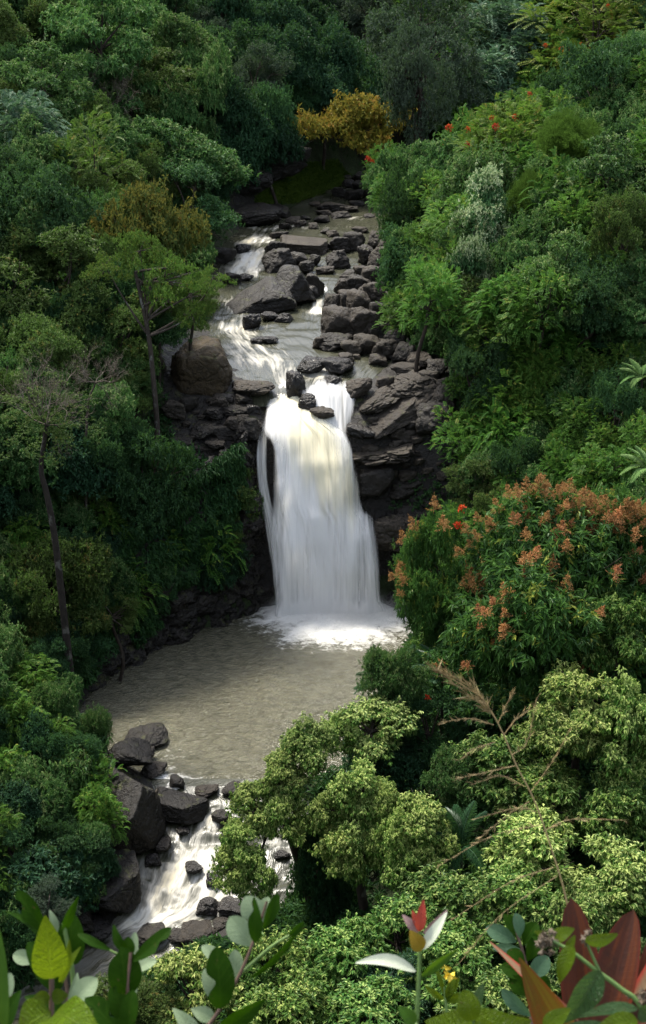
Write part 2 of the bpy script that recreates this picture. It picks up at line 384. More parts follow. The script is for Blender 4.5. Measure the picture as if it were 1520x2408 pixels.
def stream(name, y0, y1, dy, nu, mat, foams, amp, step=0):
    ys = np.arange(y0, y1, dy); U, Y = np.meshgrid(np.linspace(-.04, 1.04, nu), ys, indexing='ij'); U = U.ravel(); Y = Y.ravel()
    X = XL(Y) * (1 - U) + XR(Y) * U; Z = ZW(Y)
    amp = amp * sstep(0, 2.0, Y - y0) * sstep(-.2, 2.5, y1 - Y)
    Pn = np.stack([X * .55, Y * .8, 0 * X], 1)
    Z = Z + amp * fbm(Pn, 4, 21) + amp * .5 * (1 - np.abs(fbm(Pn * 1.7, 3, 25)) * 3)
    V = np.stack([X, Y, Z], 1); f = .82 * foam_at(V, foams) + .34 * fbm(Pn * .7, 3, 31) - (.10 if name == 'river' else -.05)
    if name == 'rapids': f = f * sstep(.2, 3.0, y1 - Y) - .3 * (1 - sstep(0, 2.0, y1 - Y))
    me = mesh_np(name, V, grid_faces(nu, len(ys))[:, ::-1]); attr(me, 'foam', f)
    uvs(me, np.stack([U * 9 if name == 'rapids' else U * 12, np.interp(Y, ys, np.r_[0, np.cumsum(np.hypot(np.diff(ys), np.diff((XL(ys) + XR(ys)) / 2)))])], 1)); return tag(obj(name, me, mat), kind='structure')
stream('river', 95.2, _y[-2] + 1, .3, 70, M_STREAM,
       [(590, 605, 50, 40, 1.15), (620, 562, 70, 14, .9), (650, 534, 110, 10, .8), (565, 640, 60, 30, .9), (545, 720, 50, 25, .9), (560, 775, 60, 30, 1.0), (590, 820, 60, 35, .8), (620, 860, 90, 25, .5),
        (745, 720, 25, 25, 1.2), (740, 735, 40, 10, .7), (665, 905, 18, 25, 1.1), (760, 880, 60, 25, .8), (880, 860, 60, 20, .6), (800, 930, 60, 25, 1.0), (930, 460, 70, 30, 1.4), (840, 515, 70, 14, .55), (700, 500, 90, 6, .4), (780, 535, 90, 8, .5), (640, 850, 150, 40, .3)], .10)
stream('rapids', 40.0, _y[10] + .05, .2, 70, M_RAPID,
       [(470, 1960, 80, 40, .7), (430, 2060, 110, 60, .75), (400, 2140, 120, 50, .8), (330, 2180, 90, 40, .6), (560, 2080, 80, 60, .7), (500, 1925, 40, 22, .8), (690, 2000, 60, 60, .9), (250, 2280, 90, 60, .45), (520, 1880, 60, 15, .15), (490, 2010, 60, 30, .5)], .30)

FT = [(928, 630, 712, 96.3), (945, 618, 728, 95.4), (985, 609, 776, 94.0), (1015, 602, 824, 93.4), (1045, 597, 842, 93.0), (1080, 596, 850, 92.6), (1130, 602, 858, 92.3), (1180, 612, 866, 92.1),
      (1205, 618, 886, 91.9), (1260, 628, 892, 91.5), (1330, 638, 899, 91.2), (1400, 645, 906, 91.0), (1452, 645, 912, 90.8)]
FT = np.array(FT, float)
def fall_mesh(name, nu, nv, off, dens0, seed, FT=FT, main=True):
    v = np.linspace(0, 1, nv); row = FT[0, 0] + (FT[-1, 0] - FT[0, 0]) * v
    l, r, yy = (np.interp(row, FT[:, 0], FT[:, k]) for k in (1, 2, 3))
    ker = np.ones(7) / 7
    yy = np.convolve(np.pad(yy, 3, 'edge'), ker, 'valid'); l = np.convolve(np.pad(l, 3, 'edge'), ker, 'valid'); r = np.convolve(np.pad(r, 3, 'edge'), ker, 'valid')
    VV = []; UV = []; DE = []; CR = []
    A = [at_y(a, rw, y) for a, rw, y in zip(l, row, yy)]; B = [at_y(b, rw, y) for b, rw, y in zip(r, row, yy)]
    A = np.array(A); B = np.array(B)
    for i in range(nu):
        u = i / (nu - 1); P = A * (1 - u) + B * u; px = l * (1 - u) + r * u
        bulge = 0 * row; plume = 0 * row
        for bx, by, wd, am in [] if not main else [(722, 1165, 46, .40), (668, 1110, 26, .45), (842, 1210, 42, .62), (775, 1050, 50, .55), (700, 1000, 60, .35), (640, 1330, 30, .45), (618, 1180, 18, .4), (775, 1130, 30, .35), (690, 1250, 26, .35), (668, 1030, 22, .3), (800, 1090, 26, .4), (865, 1240, 24, .4), (810, 1290, 30, .3), (740, 1320, 24, .25), (705, 1080, 16, .3), (655, 960, 30, .5), (880, 1300, 24, .3), (740, 1060, 18, .25)]:
            t = row - by + .012 * (px - bx) ** 2; sp = wd * (1 + np.clip(t, 0, 400) / 420)
            pl = am * sstep(-45, 50, t) * np.exp(-((px - bx) / sp) ** 2) * np.exp(-np.clip(t - 20, 0, 600) / 320); bulge += 1.05 * pl; plume += pl
        Q = np.stack([np.full(nv, u * 9.), row * .004, np.full(nv, seed * 1.)], 1)
        bulge += .30 * fbm(Q, 3, seed) + .07 * fbm(Q * np.array([4, 1, 1]), 2, seed + 3)
        P = P.copy(); P[:, 1] -= bulge + off; VV.append(P)
        UV.append(np.stack([P[:, 0] + seed * 3.7, np.cumsum(np.r_[0, np.linalg.norm(np.diff(P, axis=0), axis=1)])], 1))
        den = dens0 + .60 * np.minimum(plume, .9) + .30 * np.exp(-((px - (725 + (row - 1000) * .10)) / 42) ** 2)
        e = np.minimum((px - l), (r - px)); ew = 26 if main else np.minimum(26, (r - l) * .3)
        den = den * 1.0 - .9 * (1 - sstep(0, ew, e))
        if not main:
            DE.append(den + .25 - .75 * (1 - sstep(0, .22, v))); CR.append(.25 + 0 * row); continue
        gap = np.exp(-((px - (627 + (row - 1040) * .12)) / 22) ** 2) * sstep(1015, 1050, row) * (1 - sstep(1190, 1260, row)); mainl = np.interp(row, [930, 985, 1012, 1050, 1100, 1200, 1260, 1340, 1452], [620, 614, 632, 650, 655, 645, 638, 642, 648]); side = (1 - sstep(-8, 14, px - mainl)) * sstep(1000, 1030, row); den -= .40 * side + .45 * gap * side
        den -= .0 * np.exp(-((px - 610) / 40) ** 2) * sstep(1020, 1100, row)
        den -= .35 * np.exp(-((px - 855) / 22) ** 2) * sstep(1050, 1090, row) * (1 - sstep(1190, 1210, row))
        den += .8 * sstep(1385, 1440, row) * sstep(0, 20, e + 8)
        den += .3 * (1 - sstep(1000, 1060, row))
        DE.append(den)
        CR.append(.85 * np.exp(-((px - (690 + (row - 940) * .5)) / 75) ** 2) * (1 - sstep(1040, 1320, row)) + .1 * np.exp(-((px - 745) / 60) ** 2))
    VV = np.concatenate(VV); me = mesh_np(name, VV, grid_faces(nu, nv)); attr(me, 'thick', np.concatenate(DE)); attr(me, 'cream', np.concatenate(CR))
    uvs(me, np.concatenate(UV)); return me
for nm_, ft_, sd_ in [('cascade', [(880, 735, 835, 97.1), (925, 708, 850, 95.55), (958, 712, 846, 94.85), (1000, 728, 834, 93.95), (1030, 735, 828, 93.15)], 12), ('chute', [(890, 652, 694, 98.0), (915, 648, 688, 97.0), (945, 628, 706, 95.9)], 14), ('side_strand', [(980, 606, 640, 93.9), (1000, 602, 640, 93.6), (1040, 597, 634, 92.9), (1080, 595, 630, 92.5), (1130, 599, 634, 92.2), (1180, 606, 644, 91.95), (1205, 612, 656, 91.75), (1260, 622, 664, 91.4), (1330, 634, 670, 91.1), (1425, 644, 680, 90.85)], 18), ('side_cascade', [(666, 754, 776, 120.2), (690, 746, 773, 118.4), (720, 736, 772, 115.2), (744, 726, 774, 112.4)], 16)]:
    tag(obj(nm_, fall_mesh(nm_, 40, 60, .12, .34 if nm_ == 'side_strand' else .48, sd_, np.array(ft_, float), False), M_FALL), kind='structure')
wf = tag(obj('waterfall', fall_mesh('waterfall', 120, 180, 0, .44, 1), M_FALL), kind='structure')
tag(obj('falling_spray', fall_mesh('falling_spray', 120, 160, .28, .06, 6), M_FALL, wf))

def spray_mat():
    s = NT('spray_mist'); oc = s.n('TexCoord', None, 3)
    r = s.n('VectorMath', {'operation': 'LENGTH'}, 1, i0=oc)
    d = s.math('MULTIPLY', s.mapr(r, 1.0, .1), s.mapr(s.noise(oc, 2.2, 3, .6), .3, .7, .25, 1.0))
    v = s.n('VolumePrincipled', None, 0, Color=(.96, .97, .98), Density=s.math('MULTIPLY', d, 1.1), Anisotropy=.2)
    return s.out(None, v)
bm = bmesh.new(); bmesh.ops.create_icosphere(bm, subdivisions=3, radius=1); me = bpy.data.meshes.new('spray'); bm.to_mesh(me); bm.free()
o = obj('spray', me, spray_mat(), None, SPLASH + np.array([0, -1.2, .5]), (5.2, 2.2, 2.1)); tag(o, 'white spray drifting over the pool at the foot of the waterfall', 'spray', kind='stuff')

# ------------------------------------------------------------------ cliff walls beside and behind the fall
def wall(name, pts, seed, nh=90, nl=240):
    """pts: (px, py at the foot, height, lean back over that height)"""
    foot = np.array([at_z(p[0], p[1], 0) for p in pts]); hh = np.array([p[2] for p in pts]); ln = np.array([p[3] for p in pts])
    t = np.linspace(0, len(pts) - 1, nl); F = spline(foot, nl); H = np.interp(t, range(len(pts)), hh); L = np.interp(t, range(len(pts)), ln)
    D = np.gradient(F, axis=0); N = np.stack([-D[:, 1], D[:, 0], 0 * D[:, 0]], 1); N /= np.linalg.norm(N, axis=1)[:, None]
    if (N[nl // 2] @ np.array([0, 1., 0])) < 0: N = -N
    v = np.linspace(0, 1, nh)
    P = F[:, None] + N[:, None] * (L[:, None] * v[None] ** 1.3)[..., None]; P[..., 2] = -.6 + (H[:, None] + .6) * v[None]
    P = P.reshape(-1, 3); NN = np.repeat(N, nh, 0)
    f1, f2, cid = worley(P * np.array([.55, .55, .9]) + .35 * fbm(P * .8, 3, seed)[:, None], seed)
    g1, g2, c2 = worley(P * np.array([1.5, 1.5, 2.3]), seed + 5)
    dsp = .85 * (cid - .5) + .32 * np.minimum((f2 - f1) * 3, 1) + .28 * (c2 - .5) + .14 * np.minimum((g2 - g1) * 3, 1) + .5 * fbm(P * .5, 4, seed + 2)
    P -= NN * dsp[:, None]; P[:, 2] += .25 * (c2 - .5)
    tag(obj(name, mesh_np(name, P, grid_faces(nl, nh), False), M_CLIFF), kind='structure')
    return P.reshape(nl, nh, 3), N
WALLP, WALLN = wall('cliff', [(170, 1690, 2.0, 1.2), (225, 1625, 3.5, 1.6), (300, 1560, 7, 1.2), (410, 1508, 9.5, 1.0), (520, 1462, 11.0, .9), (600, 1440, 11.8, 1.3), (660, 1418, 11.6, 2.4), (760, 1412, 11.4, 2.6), (860, 1415, 11.0, 2.6), (915, 1424, 10.6, 2.6), (985, 1452, 9.5, 3.4), (1030, 1480, 7.5, 3.4)], 3)

# ------------------------------------------------------------------ boulders
def nrm3(v): v = np.array(v, float); return v / np.linalg.norm(v)
def rock_mesh(name, sub, seed, p=9, nplanes=13, rough=.10, crack=.05, planes=()):
    bm = bmesh.new(); bmesh.ops.create_icosphere(bm, subdivisions=sub, radius=1)
    me = bpy.data.meshes.new(name); bm.to_mesh(me); bm.free()
    V = np.zeros(len(me.vertices) * 3, np.float32); me.vertices.foreach_get('co', V); D = V.reshape(-1, 3).astype(float)
    r = np.random.default_rng(seed); N = r.normal(size=(nplanes, 3)); N /= np.linalg.norm(N, axis=1)[:, None]
    N = np.vstack([N, np.eye(3), -np.eye(3)]); h = np.r_[r.uniform(.72, 1.05, nplanes), r.uniform(.85, 1.1, 6)]
    for pn_, ph_ in planes: N = np.vstack([N, nrm3(pn_)]); h = np.r_[h, ph_]
    q = np.maximum(D @ N.T, 0) / h; rad = (np.sum(q ** p, 1) + 1e-9) ** (-1 / p)
    P = D * rad[:, None]
    f1, f2, cid = worley(P * 1.7 + 5 * seed + .3 * fbm(P * 2, 3, seed)[:, None], seed)
    dsp = rough * 1.3 * fbm(P * 1.6 + seed, 4, seed) + rough * .5 * fbm(P * 5 + seed, 3, seed + 4) - crack * (1 - np.minimum((f2 - f1) * 5, 1)) + crack * 1.2 * (cid - .5)
    P = P * (1 + dsp[:, None]); me.vertices.foreach_set('co', P.astype(np.float32).ravel()); me.update()
    me.polygons.foreach_set('use_smooth', np.ones(len(me.polygons), bool))
    return me
ROCKS = [rock_mesh('boulder_%d' % k, 5 if k < 8 else 4, 40 + k, p=[14, 18, 24, 12, 22, 16, 12, 20, 14, 12, 18, 14][k], nplanes=[9, 10, 8, 12, 9, 11, 13, 8, 9, 11, 9, 10][k], rough=.12, crack=.07) for k in range(12)]
for m_ in ROCKS: m_.materials.append(M_ROCK)
def boulder(px, py, wpx, hpx, label, mat=None, depth=1.0, k=None, rot=None, tilt=0, y=None, cat='boulder', group=None, sink=.18, hero=None, name='boulder'):
    """a boulder whose silhouette is about wpx x hpx at (px, py); its foot meets the ground on that ray"""
    P = at_y(px, py + hpx * .35, y) if y else hit(px, py + hpx * .35)
    dist = proj(P)[0, 2]; s = dist / FPX
    W = wpx * s; D = W * depth
    dep = PITCH + math.atan((py - CY) / FPX)
    H = max((hpx * s - .85 * D * math.sin(dep)) / math.cos(dep), hpx * s * .6, W * .34)
    me = hero if hero else ROCKS[k if k is not None else random.randrange(12)]
    o = obj(name, me, None); o.scale = (W / 2, D / 2, H / 2)
    o.rotation_euler = (R(random.uniform(-8, 8)), R(tilt), R(rot if rot is not None else random.uniform(-25, 25)))
    c = at_y(px, py, P[1] + D * .15)
    o.location = [float(v) for v in c]
    if mat is not None and hero is None:
        o.material_slots[0].link = 'OBJECT'; o.material_slots[0].material = mat
    elif hero: hero.materials.append(mat or M_ROCK)
    return tag(o, label, cat, group)
hr = lambda seed, **k: rock_mesh('boulder', 6, seed, **k)
B = boulder
# --- beside and above the lip of the fall
B(472, 862, 150, 150, 'big brown mossy boulder perched on the left bank above the waterfall', M_ROCKB, 1.0, rot=-20, tilt=6, hero=hr(101, p=13, nplanes=8, rough=.08, crack=.045, planes=[((-.35, -.35, .85), .66), ((.45, -.85, -.1), .62), ((-.6, -.75, .15), .74), ((.8, 0, .55), .80)]), y=96.2)
B(598, 914, 104, 50, 'rounded cracked grey boulder left of the narrow chute at the lip of the fall', M_ROCKL, 1.0, rot=5, hero=hr(102, p=7, rough=.07, crack=.06))
B(697, 908, 46, 72, 'upright dark wet boulder right of the narrow chute at the lip of the fall', M_ROCKW, .9)
B(735, 862, 62, 48, 'dark knobbly wet rock at the upstream end of the rocky lip', M_ROCKW, 1.0)
B(800, 858, 78, 50, 'dark ridged rock in the water right of the rocky lip', M_ROCKW, 1.0)
B(780, 902, 50, 52, 'small dark wet boulder amid the white water of the lip', M_ROCKW, 1.0)
B(842, 912, 76, 62, 'brown topped boulder between the lip cascades and the right bank', M_ROCKL, 1.0, tilt=-12)
B(722, 950, 44, 54, 'wet rock partly veiled by water just above the fall', M_ROCKW, .9)
B(760, 972, 62, 44, 'smooth shiny grey rock with water sheeting over it at the brink', M_ROCKL, .9)
# --- right bank slabs
B(935, 958, 190, 105, 'largest dark sloping slab of rock on the right of the brink', M_ROCKL, 1.0, rot=12, tilt=-26, hero=hr(103, p=24, nplanes=5, rough=.08, crack=.06, planes=[((-.25, -.3, .9), .5), ((.2, -1, .1), .6)]))
B(878, 945, 100, 50, 'pale brown ridge of rock lying along the cascade right of the lip', M_ROCKL, 1.0, tilt=-24, hero=hr(111, p=9, rough=.12, crack=.1))
B(985, 905, 110, 80, 'pale lumpy rock above the largest slab on the right bank', M_ROCKL, 1.1, hero=hr(104, p=9, rough=.14, crack=.09))
B(1022, 985, 90, 90, 'dark blocky rock under the trees right of the largest slab', M_ROCK, 1.0)
B(905, 1062, 140, 76, 'flat topped broken ledge on the right of the fall below the slabs', M_ROCKL, 1.0, rot=-12, tilt=-8, hero=hr(105, p=18, nplanes=8, rough=.08, crack=.12), y=93.2)
B(1000, 1062, 120, 84, 'layered dark rock beneath the bushes right of the fall', M_ROCKL, 1.0, rot=20, hero=hr(106, p=14, rough=.1, crack=.13), y=94)
B(850, 1010, 76, 40, 'wet shining slab at the right edge of the brink', M_ROCKW, 1.0, tilt=14)
B(965, 1010, 100, 46, 'cracked slab wedged below the largest slab on the right bank', M_ROCKL, 1.0, tilt=-10, y=94.2)
B(880, 1130, 90, 90, 'dark block of cliff rock right beside the falling water', M_ROCK, .9, y=92.6)
B(965, 1135, 110, 90, 'jumbled dark block of cliff rock under the right hand ledges', M_ROCK, 1.0, y=93)
B(945, 1255, 120, 120, 'lumpy fractured grey rock bulging from the cliff right of the fall', M_ROCKL, .8, hero=hr(107, p=7, rough=.13, crack=.12), y=91.3)
B(985, 1195, 120, 60, 'low rock shelf above the lumpy rock beside the fall', M_ROCK, .9, y=92.3)
# --- left bank ledges
B(548, 962, 84, 48, 'dark flat rock on the left ledge just below the lip', M_ROCK, 1.0, y=95)
B(590, 965, 40, 40, 'small wet rock at the left edge of the cream coloured water', M_ROCKW, 1.0, y=95)
B(585, 1005, 60, 60, 'square dark rock at the left corner of the brink', M_ROCK, 1.0, y=93.4)
B(528, 1010, 84, 60, 'broad dark rock on the left ledge beside the brink', M_ROCK, 1.0, y=94)
B(462, 985, 100, 64, 'dark rock below the big brown boulder on the left bank', M_ROCK, 1.0, y=95)
B(470, 1055, 80, 44, 'lowest pale edged rock on the left ledge', M_ROCKL, 1.0, y=93)
B(560, 1055, 70, 50, 'mossy rock on the cliff edge left of the fall', M_ROCK, 1.0, y=93)
B(400, 1010, 80, 50, 'dark rock half hidden by leaves on the far left of the ledge', M_ROCK, 1.0, y=94.5)
# --- boulder pile in midstream
B(612, 698, 165, 88, 'long dark wedge shaped boulder in the middle of the upper river', M_ROCKK, .8, rot=8, tilt=-14, hero=hr(108, p=26, nplanes=4, rough=.07, crack=.03, planes=[((-.55, -.1, .8), .34), ((.75, -.2, .55), .72), ((-.1, -1, .12), .72), ((.1, -.75, .6), .70)]))
B(688, 680, 110, 105, 'tall angular boulder leaning behind the wedge shaped boulder', M_ROCKK, .9, rot=25, hero=hr(109, p=24, nplanes=5, rough=.08, crack=.03, planes=[((-.7, -.2, .7), .6), ((.8, -.3, .4), .72), ((.1, -.9, .35), .66)]))
B(738, 672, 42, 60, 'brown cornered boulder right of the tall angular boulder', M_ROCK, .9)
B(722, 575, 116, 50, 'flat topped slab boulder at the head of the midstream pile', M_ROCKL, .9, rot=5, hero=hr(110, p=28, nplanes=3, rough=.06, crack=.02, planes=[((.05, -.1, 1), .55), ((-.3, -1, -.1), .75), ((.9, -.4, .1), .85)]))
B(650, 612, 80, 66, 'layered dark boulder in the midstream pile', M_ROCK, .9)
B(652, 585, 52, 40, 'topmost dark block on the left of the midstream pile', M_ROCK, .9)
B(703, 612, 44, 40, 'small pointed boulder in the gap of the midstream pile', M_ROCK, 1)
B(718, 630, 42, 36, 'low grey boulder in front of the midstream pile', M_ROCK, 1)
B(790, 610, 56, 52, 'square dark boulder on the right of the midstream pile', M_ROCK, 1, k=4)
B(765, 635, 46, 24, 'smooth oval rock in the still water below the midstream pile', M_ROCKL, 1)
B(800, 575, 50, 40, 'dark rock between the flat slab and the right bank', M_ROCK, 1)
B(838, 568, 52, 56, 'tall dark rock at the right end of the midstream pile', M_ROCK, 1)
B(740, 612, 30, 34, 'narrow rock in the middle of the midstream pile', M_ROCK, 1)
B(572, 584, 40, 26, 'lone dark rock in the river near the left bank', M_ROCKW, 1)
B(578, 652, 40, 22, 'wet rock washed by water on the left of the river', M_ROCKW, 1)
B(592, 757, 46, 44, 'shiny wet boulder beside the small left cascade', M_ROCKW, 1)
B(634, 744, 44, 28, 'wet rock at the foot of the wedge shaped boulder', M_ROCKW, 1)
B(668, 746, 42, 28, 'wet rock at the foot of the tall angular boulder', M_ROCKW, 1)
B(638, 798, 40, 20, 'low rock just breaking the calm water above the lip', M_ROCKW, 1)
B(610, 800, 44, 14, 'barely exposed flat rock above the lip', M_ROCKW, 1)
B(520, 600, 70, 50, 'dark rock on the left shore of the river under branches', M_ROCK, 1)
B(545, 655, 40, 34, 'dark rock at the river edge near the overhanging yellow leaves', M_ROCK, 1)
B(735, 688, 30, 36, 'narrow wet rock beside the little right hand waterfall', M_ROCKW, 1)
# --- far stream
B(600, 506, 120, 62, 'large dark grey boulder on the far left bank of the river', M_ROCK, .9, hero=hr(112, p=11, rough=.08))
B(655, 498, 60, 36, 'dark rock next to the far left bank boulder', M_ROCK, 1)
for q, (a, b, c, d) in enumerate([(690, 518, 40, 22), (672, 532, 32, 20), (706, 526, 30, 20), (655, 552, 44, 20), (688, 560, 30, 14), (757, 516, 40, 18), (738, 532, 24, 16), (785, 488, 70, 16), (822, 492, 44, 18), (800, 505, 50, 16), (762, 500, 40, 12), (840, 478, 40, 14),
                                  (742, 480, 30, 12), (720, 512, 22, 10), (780, 548, 30, 18), (765, 545, 24, 14), (850, 540, 40, 20), (868, 508, 26, 10)]):
    B(a, b, c, d, 'small dark rock standing in the far shallow riffle of the river', M_ROCK if q % 2 else M_ROCKL, 1.0, group='small rocks in the far riffle')
for q, (a, b, c, d) in enumerate([(830, 458, 44, 32), (800, 452, 38, 26), (850, 438, 44, 30), (820, 432, 30, 22), (870, 455, 30, 28), (845, 418, 40, 24), (812, 418, 30, 18)]):
    B(a, b, c, d, 'dark rounded rock heaped at the bend of the river', M_ROCK, 1.0, group='rocks heaped at the river bend')
B(1040, 430, 64, 44, 'pale angular rock by the white rapids under the right hand trees', M_ROCKL, 1.0, y=158)
B(640, 385, 180, 100, 'mossy dark rock outcrop under the trees at the head of the valley', M_CLIFF, .6, hero=hr(113, p=9, rough=.14, crack=.1))
B(580, 425, 130, 90, 'dark shaded outcrop above the far left bank boulder', M_CLIFF, .6, hero=hr(114, p=9, rough=.14, crack=.1))
# --- the heap of rocks down the right bank of the upper river
HEAP = [(800, 772, 92, 84), (790, 805, 90, 46), (858, 770, 80, 80), (845, 720, 60, 60), (815, 715, 56, 54), (780, 725, 40, 50), (878, 700, 60, 60), (840, 672, 56, 44), (875, 650, 56, 50), (805, 680, 44, 40),
        (895, 745, 60, 66), (865, 815, 70, 50), (905, 828, 64, 52), (930, 800, 60, 50), (830, 820, 60, 40), (890, 615, 56, 60), (862, 605, 44, 50), (910, 675, 44, 44), (850, 640, 40, 30), (925, 765, 50, 44),
        (800, 745, 40, 40), (830, 745, 36, 36), (772, 782, 36, 40), (752, 808, 36, 30), (890, 850, 46, 28), (955, 835, 56, 44), (985, 850, 60, 40), (960, 870, 70, 34), (1030, 870, 56, 40), (1010, 925, 60, 50), (1040, 935, 56, 60), (905, 785, 40, 44), (880, 790, 36, 40), (855, 690, 36, 34), (820, 650, 36, 26), (888, 570, 44, 40), (905, 590, 40, 40)]
for q, (a, b, c, d) in enumerate(HEAP):
    B(a, b - d * .08, c * .95, d * 1.15, 'brown rock in the jumbled heap along the right bank of the upper river', [M_ROCKL, M_ROCK, M_ROCKL][q % 3], 1.0, group='rocks heaped along the right bank')
rr = np.random.default_rng(5)
for q in range(130):
    a = rr.uniform(800, 1060); b = rr.uniform(880, 1120) if q % 2 else rr.uniform(600, 860)
    if q % 2 and a < 860 + (b - 880) * .05: continue
    if not q % 2 and (a > 960 or a < np.interp(b, [600, 640, 700, 770, 860], [850, 815, 785, 765, 760])): continue
    sz = rr.uniform(16, 46)
    B(a, b, sz, sz * .85, 'small loose rock between the bigger rocks of the right bank', M_ROCKL if q % 3 else M_ROCK, 1.0, k=8 + q % 4, group='small loose rocks on the right bank', cat='rock', name='loose_rock')
# --- pool outlet and lower rapids
B(342, 1732, 100, 62, 'dark lumpy boulder lying in the shallow edge of the pool', M_ROCKK, .9, hero=hr(120, p=8, rough=.1))
B(302, 1772, 100, 92, 'blocky black boulder at the near left corner of the pool', M_ROCKK, 1.0, hero=hr(121, p=13, nplanes=9, rough=.07))
B(345, 1775, 40, 40, 'small rounded boulder tucked against the blocky black boulder', M_ROCK, 1)
B(362, 1812, 58, 34, 'low dark rock by the white foam at the pool outlet', M_ROCK, 1)
B(298, 1915, 172, 236, 'biggest boulder of all beside the rapids with dry leaves on its sloping top', M_ROCKK, 1.15, rot=8, tilt=-14, hero=hr(122, p=28, nplanes=4, rough=.05, crack=.03, planes=[((-.3, -.28, .9), .52), ((.8, -.5, .05), .66), ((.2, -1, -.15), .72)]))
B(420, 1893, 124, 98, 'angular black boulder blocking the pool outlet', M_ROCKK, .9, rot=-6, tilt=6, hero=hr(123, p=28, nplanes=4, rough=.05, crack=.02, planes=[((.08, -.25, .95), .60), ((-.15, -1, .05), .70), ((.75, -.65, .2), .75)]))
B(417, 1840, 36, 38, 'pointed rock behind the angular black boulder at the outlet', M_ROCK, 1)
B(487, 1858, 62, 38, 'broken flat rock at the pool outlet', M_ROCKL, 1)
B(548, 1856, 62, 54, 'smooth rounded boulder at the right of the pool outlet', M_ROCK, 1, hero=hr(124, p=6, rough=.05, crack=.01))
B(248, 2088, 178, 172, 'dark cube like boulder left of the lower rapids', M_ROCKK, 1.0, rot=14, hero=hr(125, p=26, nplanes=4, rough=.06, crack=.03, planes=[((-.1, -.25, .95), .62), ((.6, -.8, .1), .70), ((-.6, -.8, .0), .75)]))
B(378, 1985, 56, 46, 'squarish rock on the left edge of the rapids below the biggest boulder', M_ROCK, 1)
B(358, 2018, 40, 34, 'wet rock in the shade below the biggest boulder', M_ROCKW, 1)
B(522, 1918, 48, 40, 'rounded rock in the smooth water below the outlet', M_ROCK, 1)
B(455, 2042, 44, 38, 'tilted wet rock in the middle of the rapids', M_ROCKW, 1)
B(502, 2070, 34, 38, 'egg shaped dark rock in the rapids', M_ROCKW, 1)
B(488, 2126, 50, 48, 'round black rock in the lower rapids', M_ROCKW, 1)
B(548, 2132, 66, 40, 'wet rock with water sliding over it in the lower rapids', M_ROCKW, 1)
B(432, 1952, 34, 16, 'small low rock at the head of the rapids', M_ROCKW, 1)
B(545, 1972, 50, 60, 'brown rock at the right edge of the rapids by the pale leaves', M_ROCK, 1)
B(470, 2192, 90, 36, 'flat brown rock at the right foot of the rapids', M_ROCKL, 1)
B(520, 2168, 46, 30, 'smooth grey rock at the right foot of the rapids', M_ROCK, 1)
B(415, 2200, 50, 34, 'dark rock on the near edge of the lower rapids', M_ROCK, 1)
B(352, 2196, 80, 34, 'long dark rock on the near shore of the lower rapids', M_ROCK, 1)
B(545, 2200, 70, 60, 'dark shaded rock behind the foreground sprig', M_ROCK, 1)
B(160, 2140, 110, 100, 'black rock in deep shade on the far left of the lower rapids', M_ROCK, 1)
B(215, 2185, 90, 70, 'low black rock below the cube like boulder', M_ROCKW, 1)
B(665, 2010, 40, 30, 'wet rock in the white water seen through the pale tree', M_ROCKW, 1)

LEDGE = [(410, 960, 60, 44), (440, 950, 50, 40), (500, 975, 56, 40), (515, 945, 50, 34), (480, 1015, 60, 40), (430, 1040, 60, 40), (545, 1000, 44, 40), (565, 1030, 44, 36), (600, 1045, 36, 44), (510, 1045, 50, 34), (450, 1075, 60, 30), (545, 1075, 50, 34), (570, 985, 36, 28), (575, 940, 40, 28), (535, 935, 36, 22)]
for q, (a, b, c, d) in enumerate(LEDGE):
    B(a, b, c, d * 1.15, 'dark rock of the stepped ledge left of the brink', M_ROCK if q % 3 else M_ROCKL, 1.0, group='rocks of the left ledge')
for q in range(24):
    a = rr.uniform(400, 610); b = rr.uniform(930, 1085); sz = rr.uniform(14, 28)
    B(a, b, sz, sz * .8, 'small stone lying on the left ledge beside the fall', M_ROCKL if q % 2 else M_ROCK, 1.0, k=8 + q % 4, group='small stones on the left ledge', cat='rock', name='loose_rock')
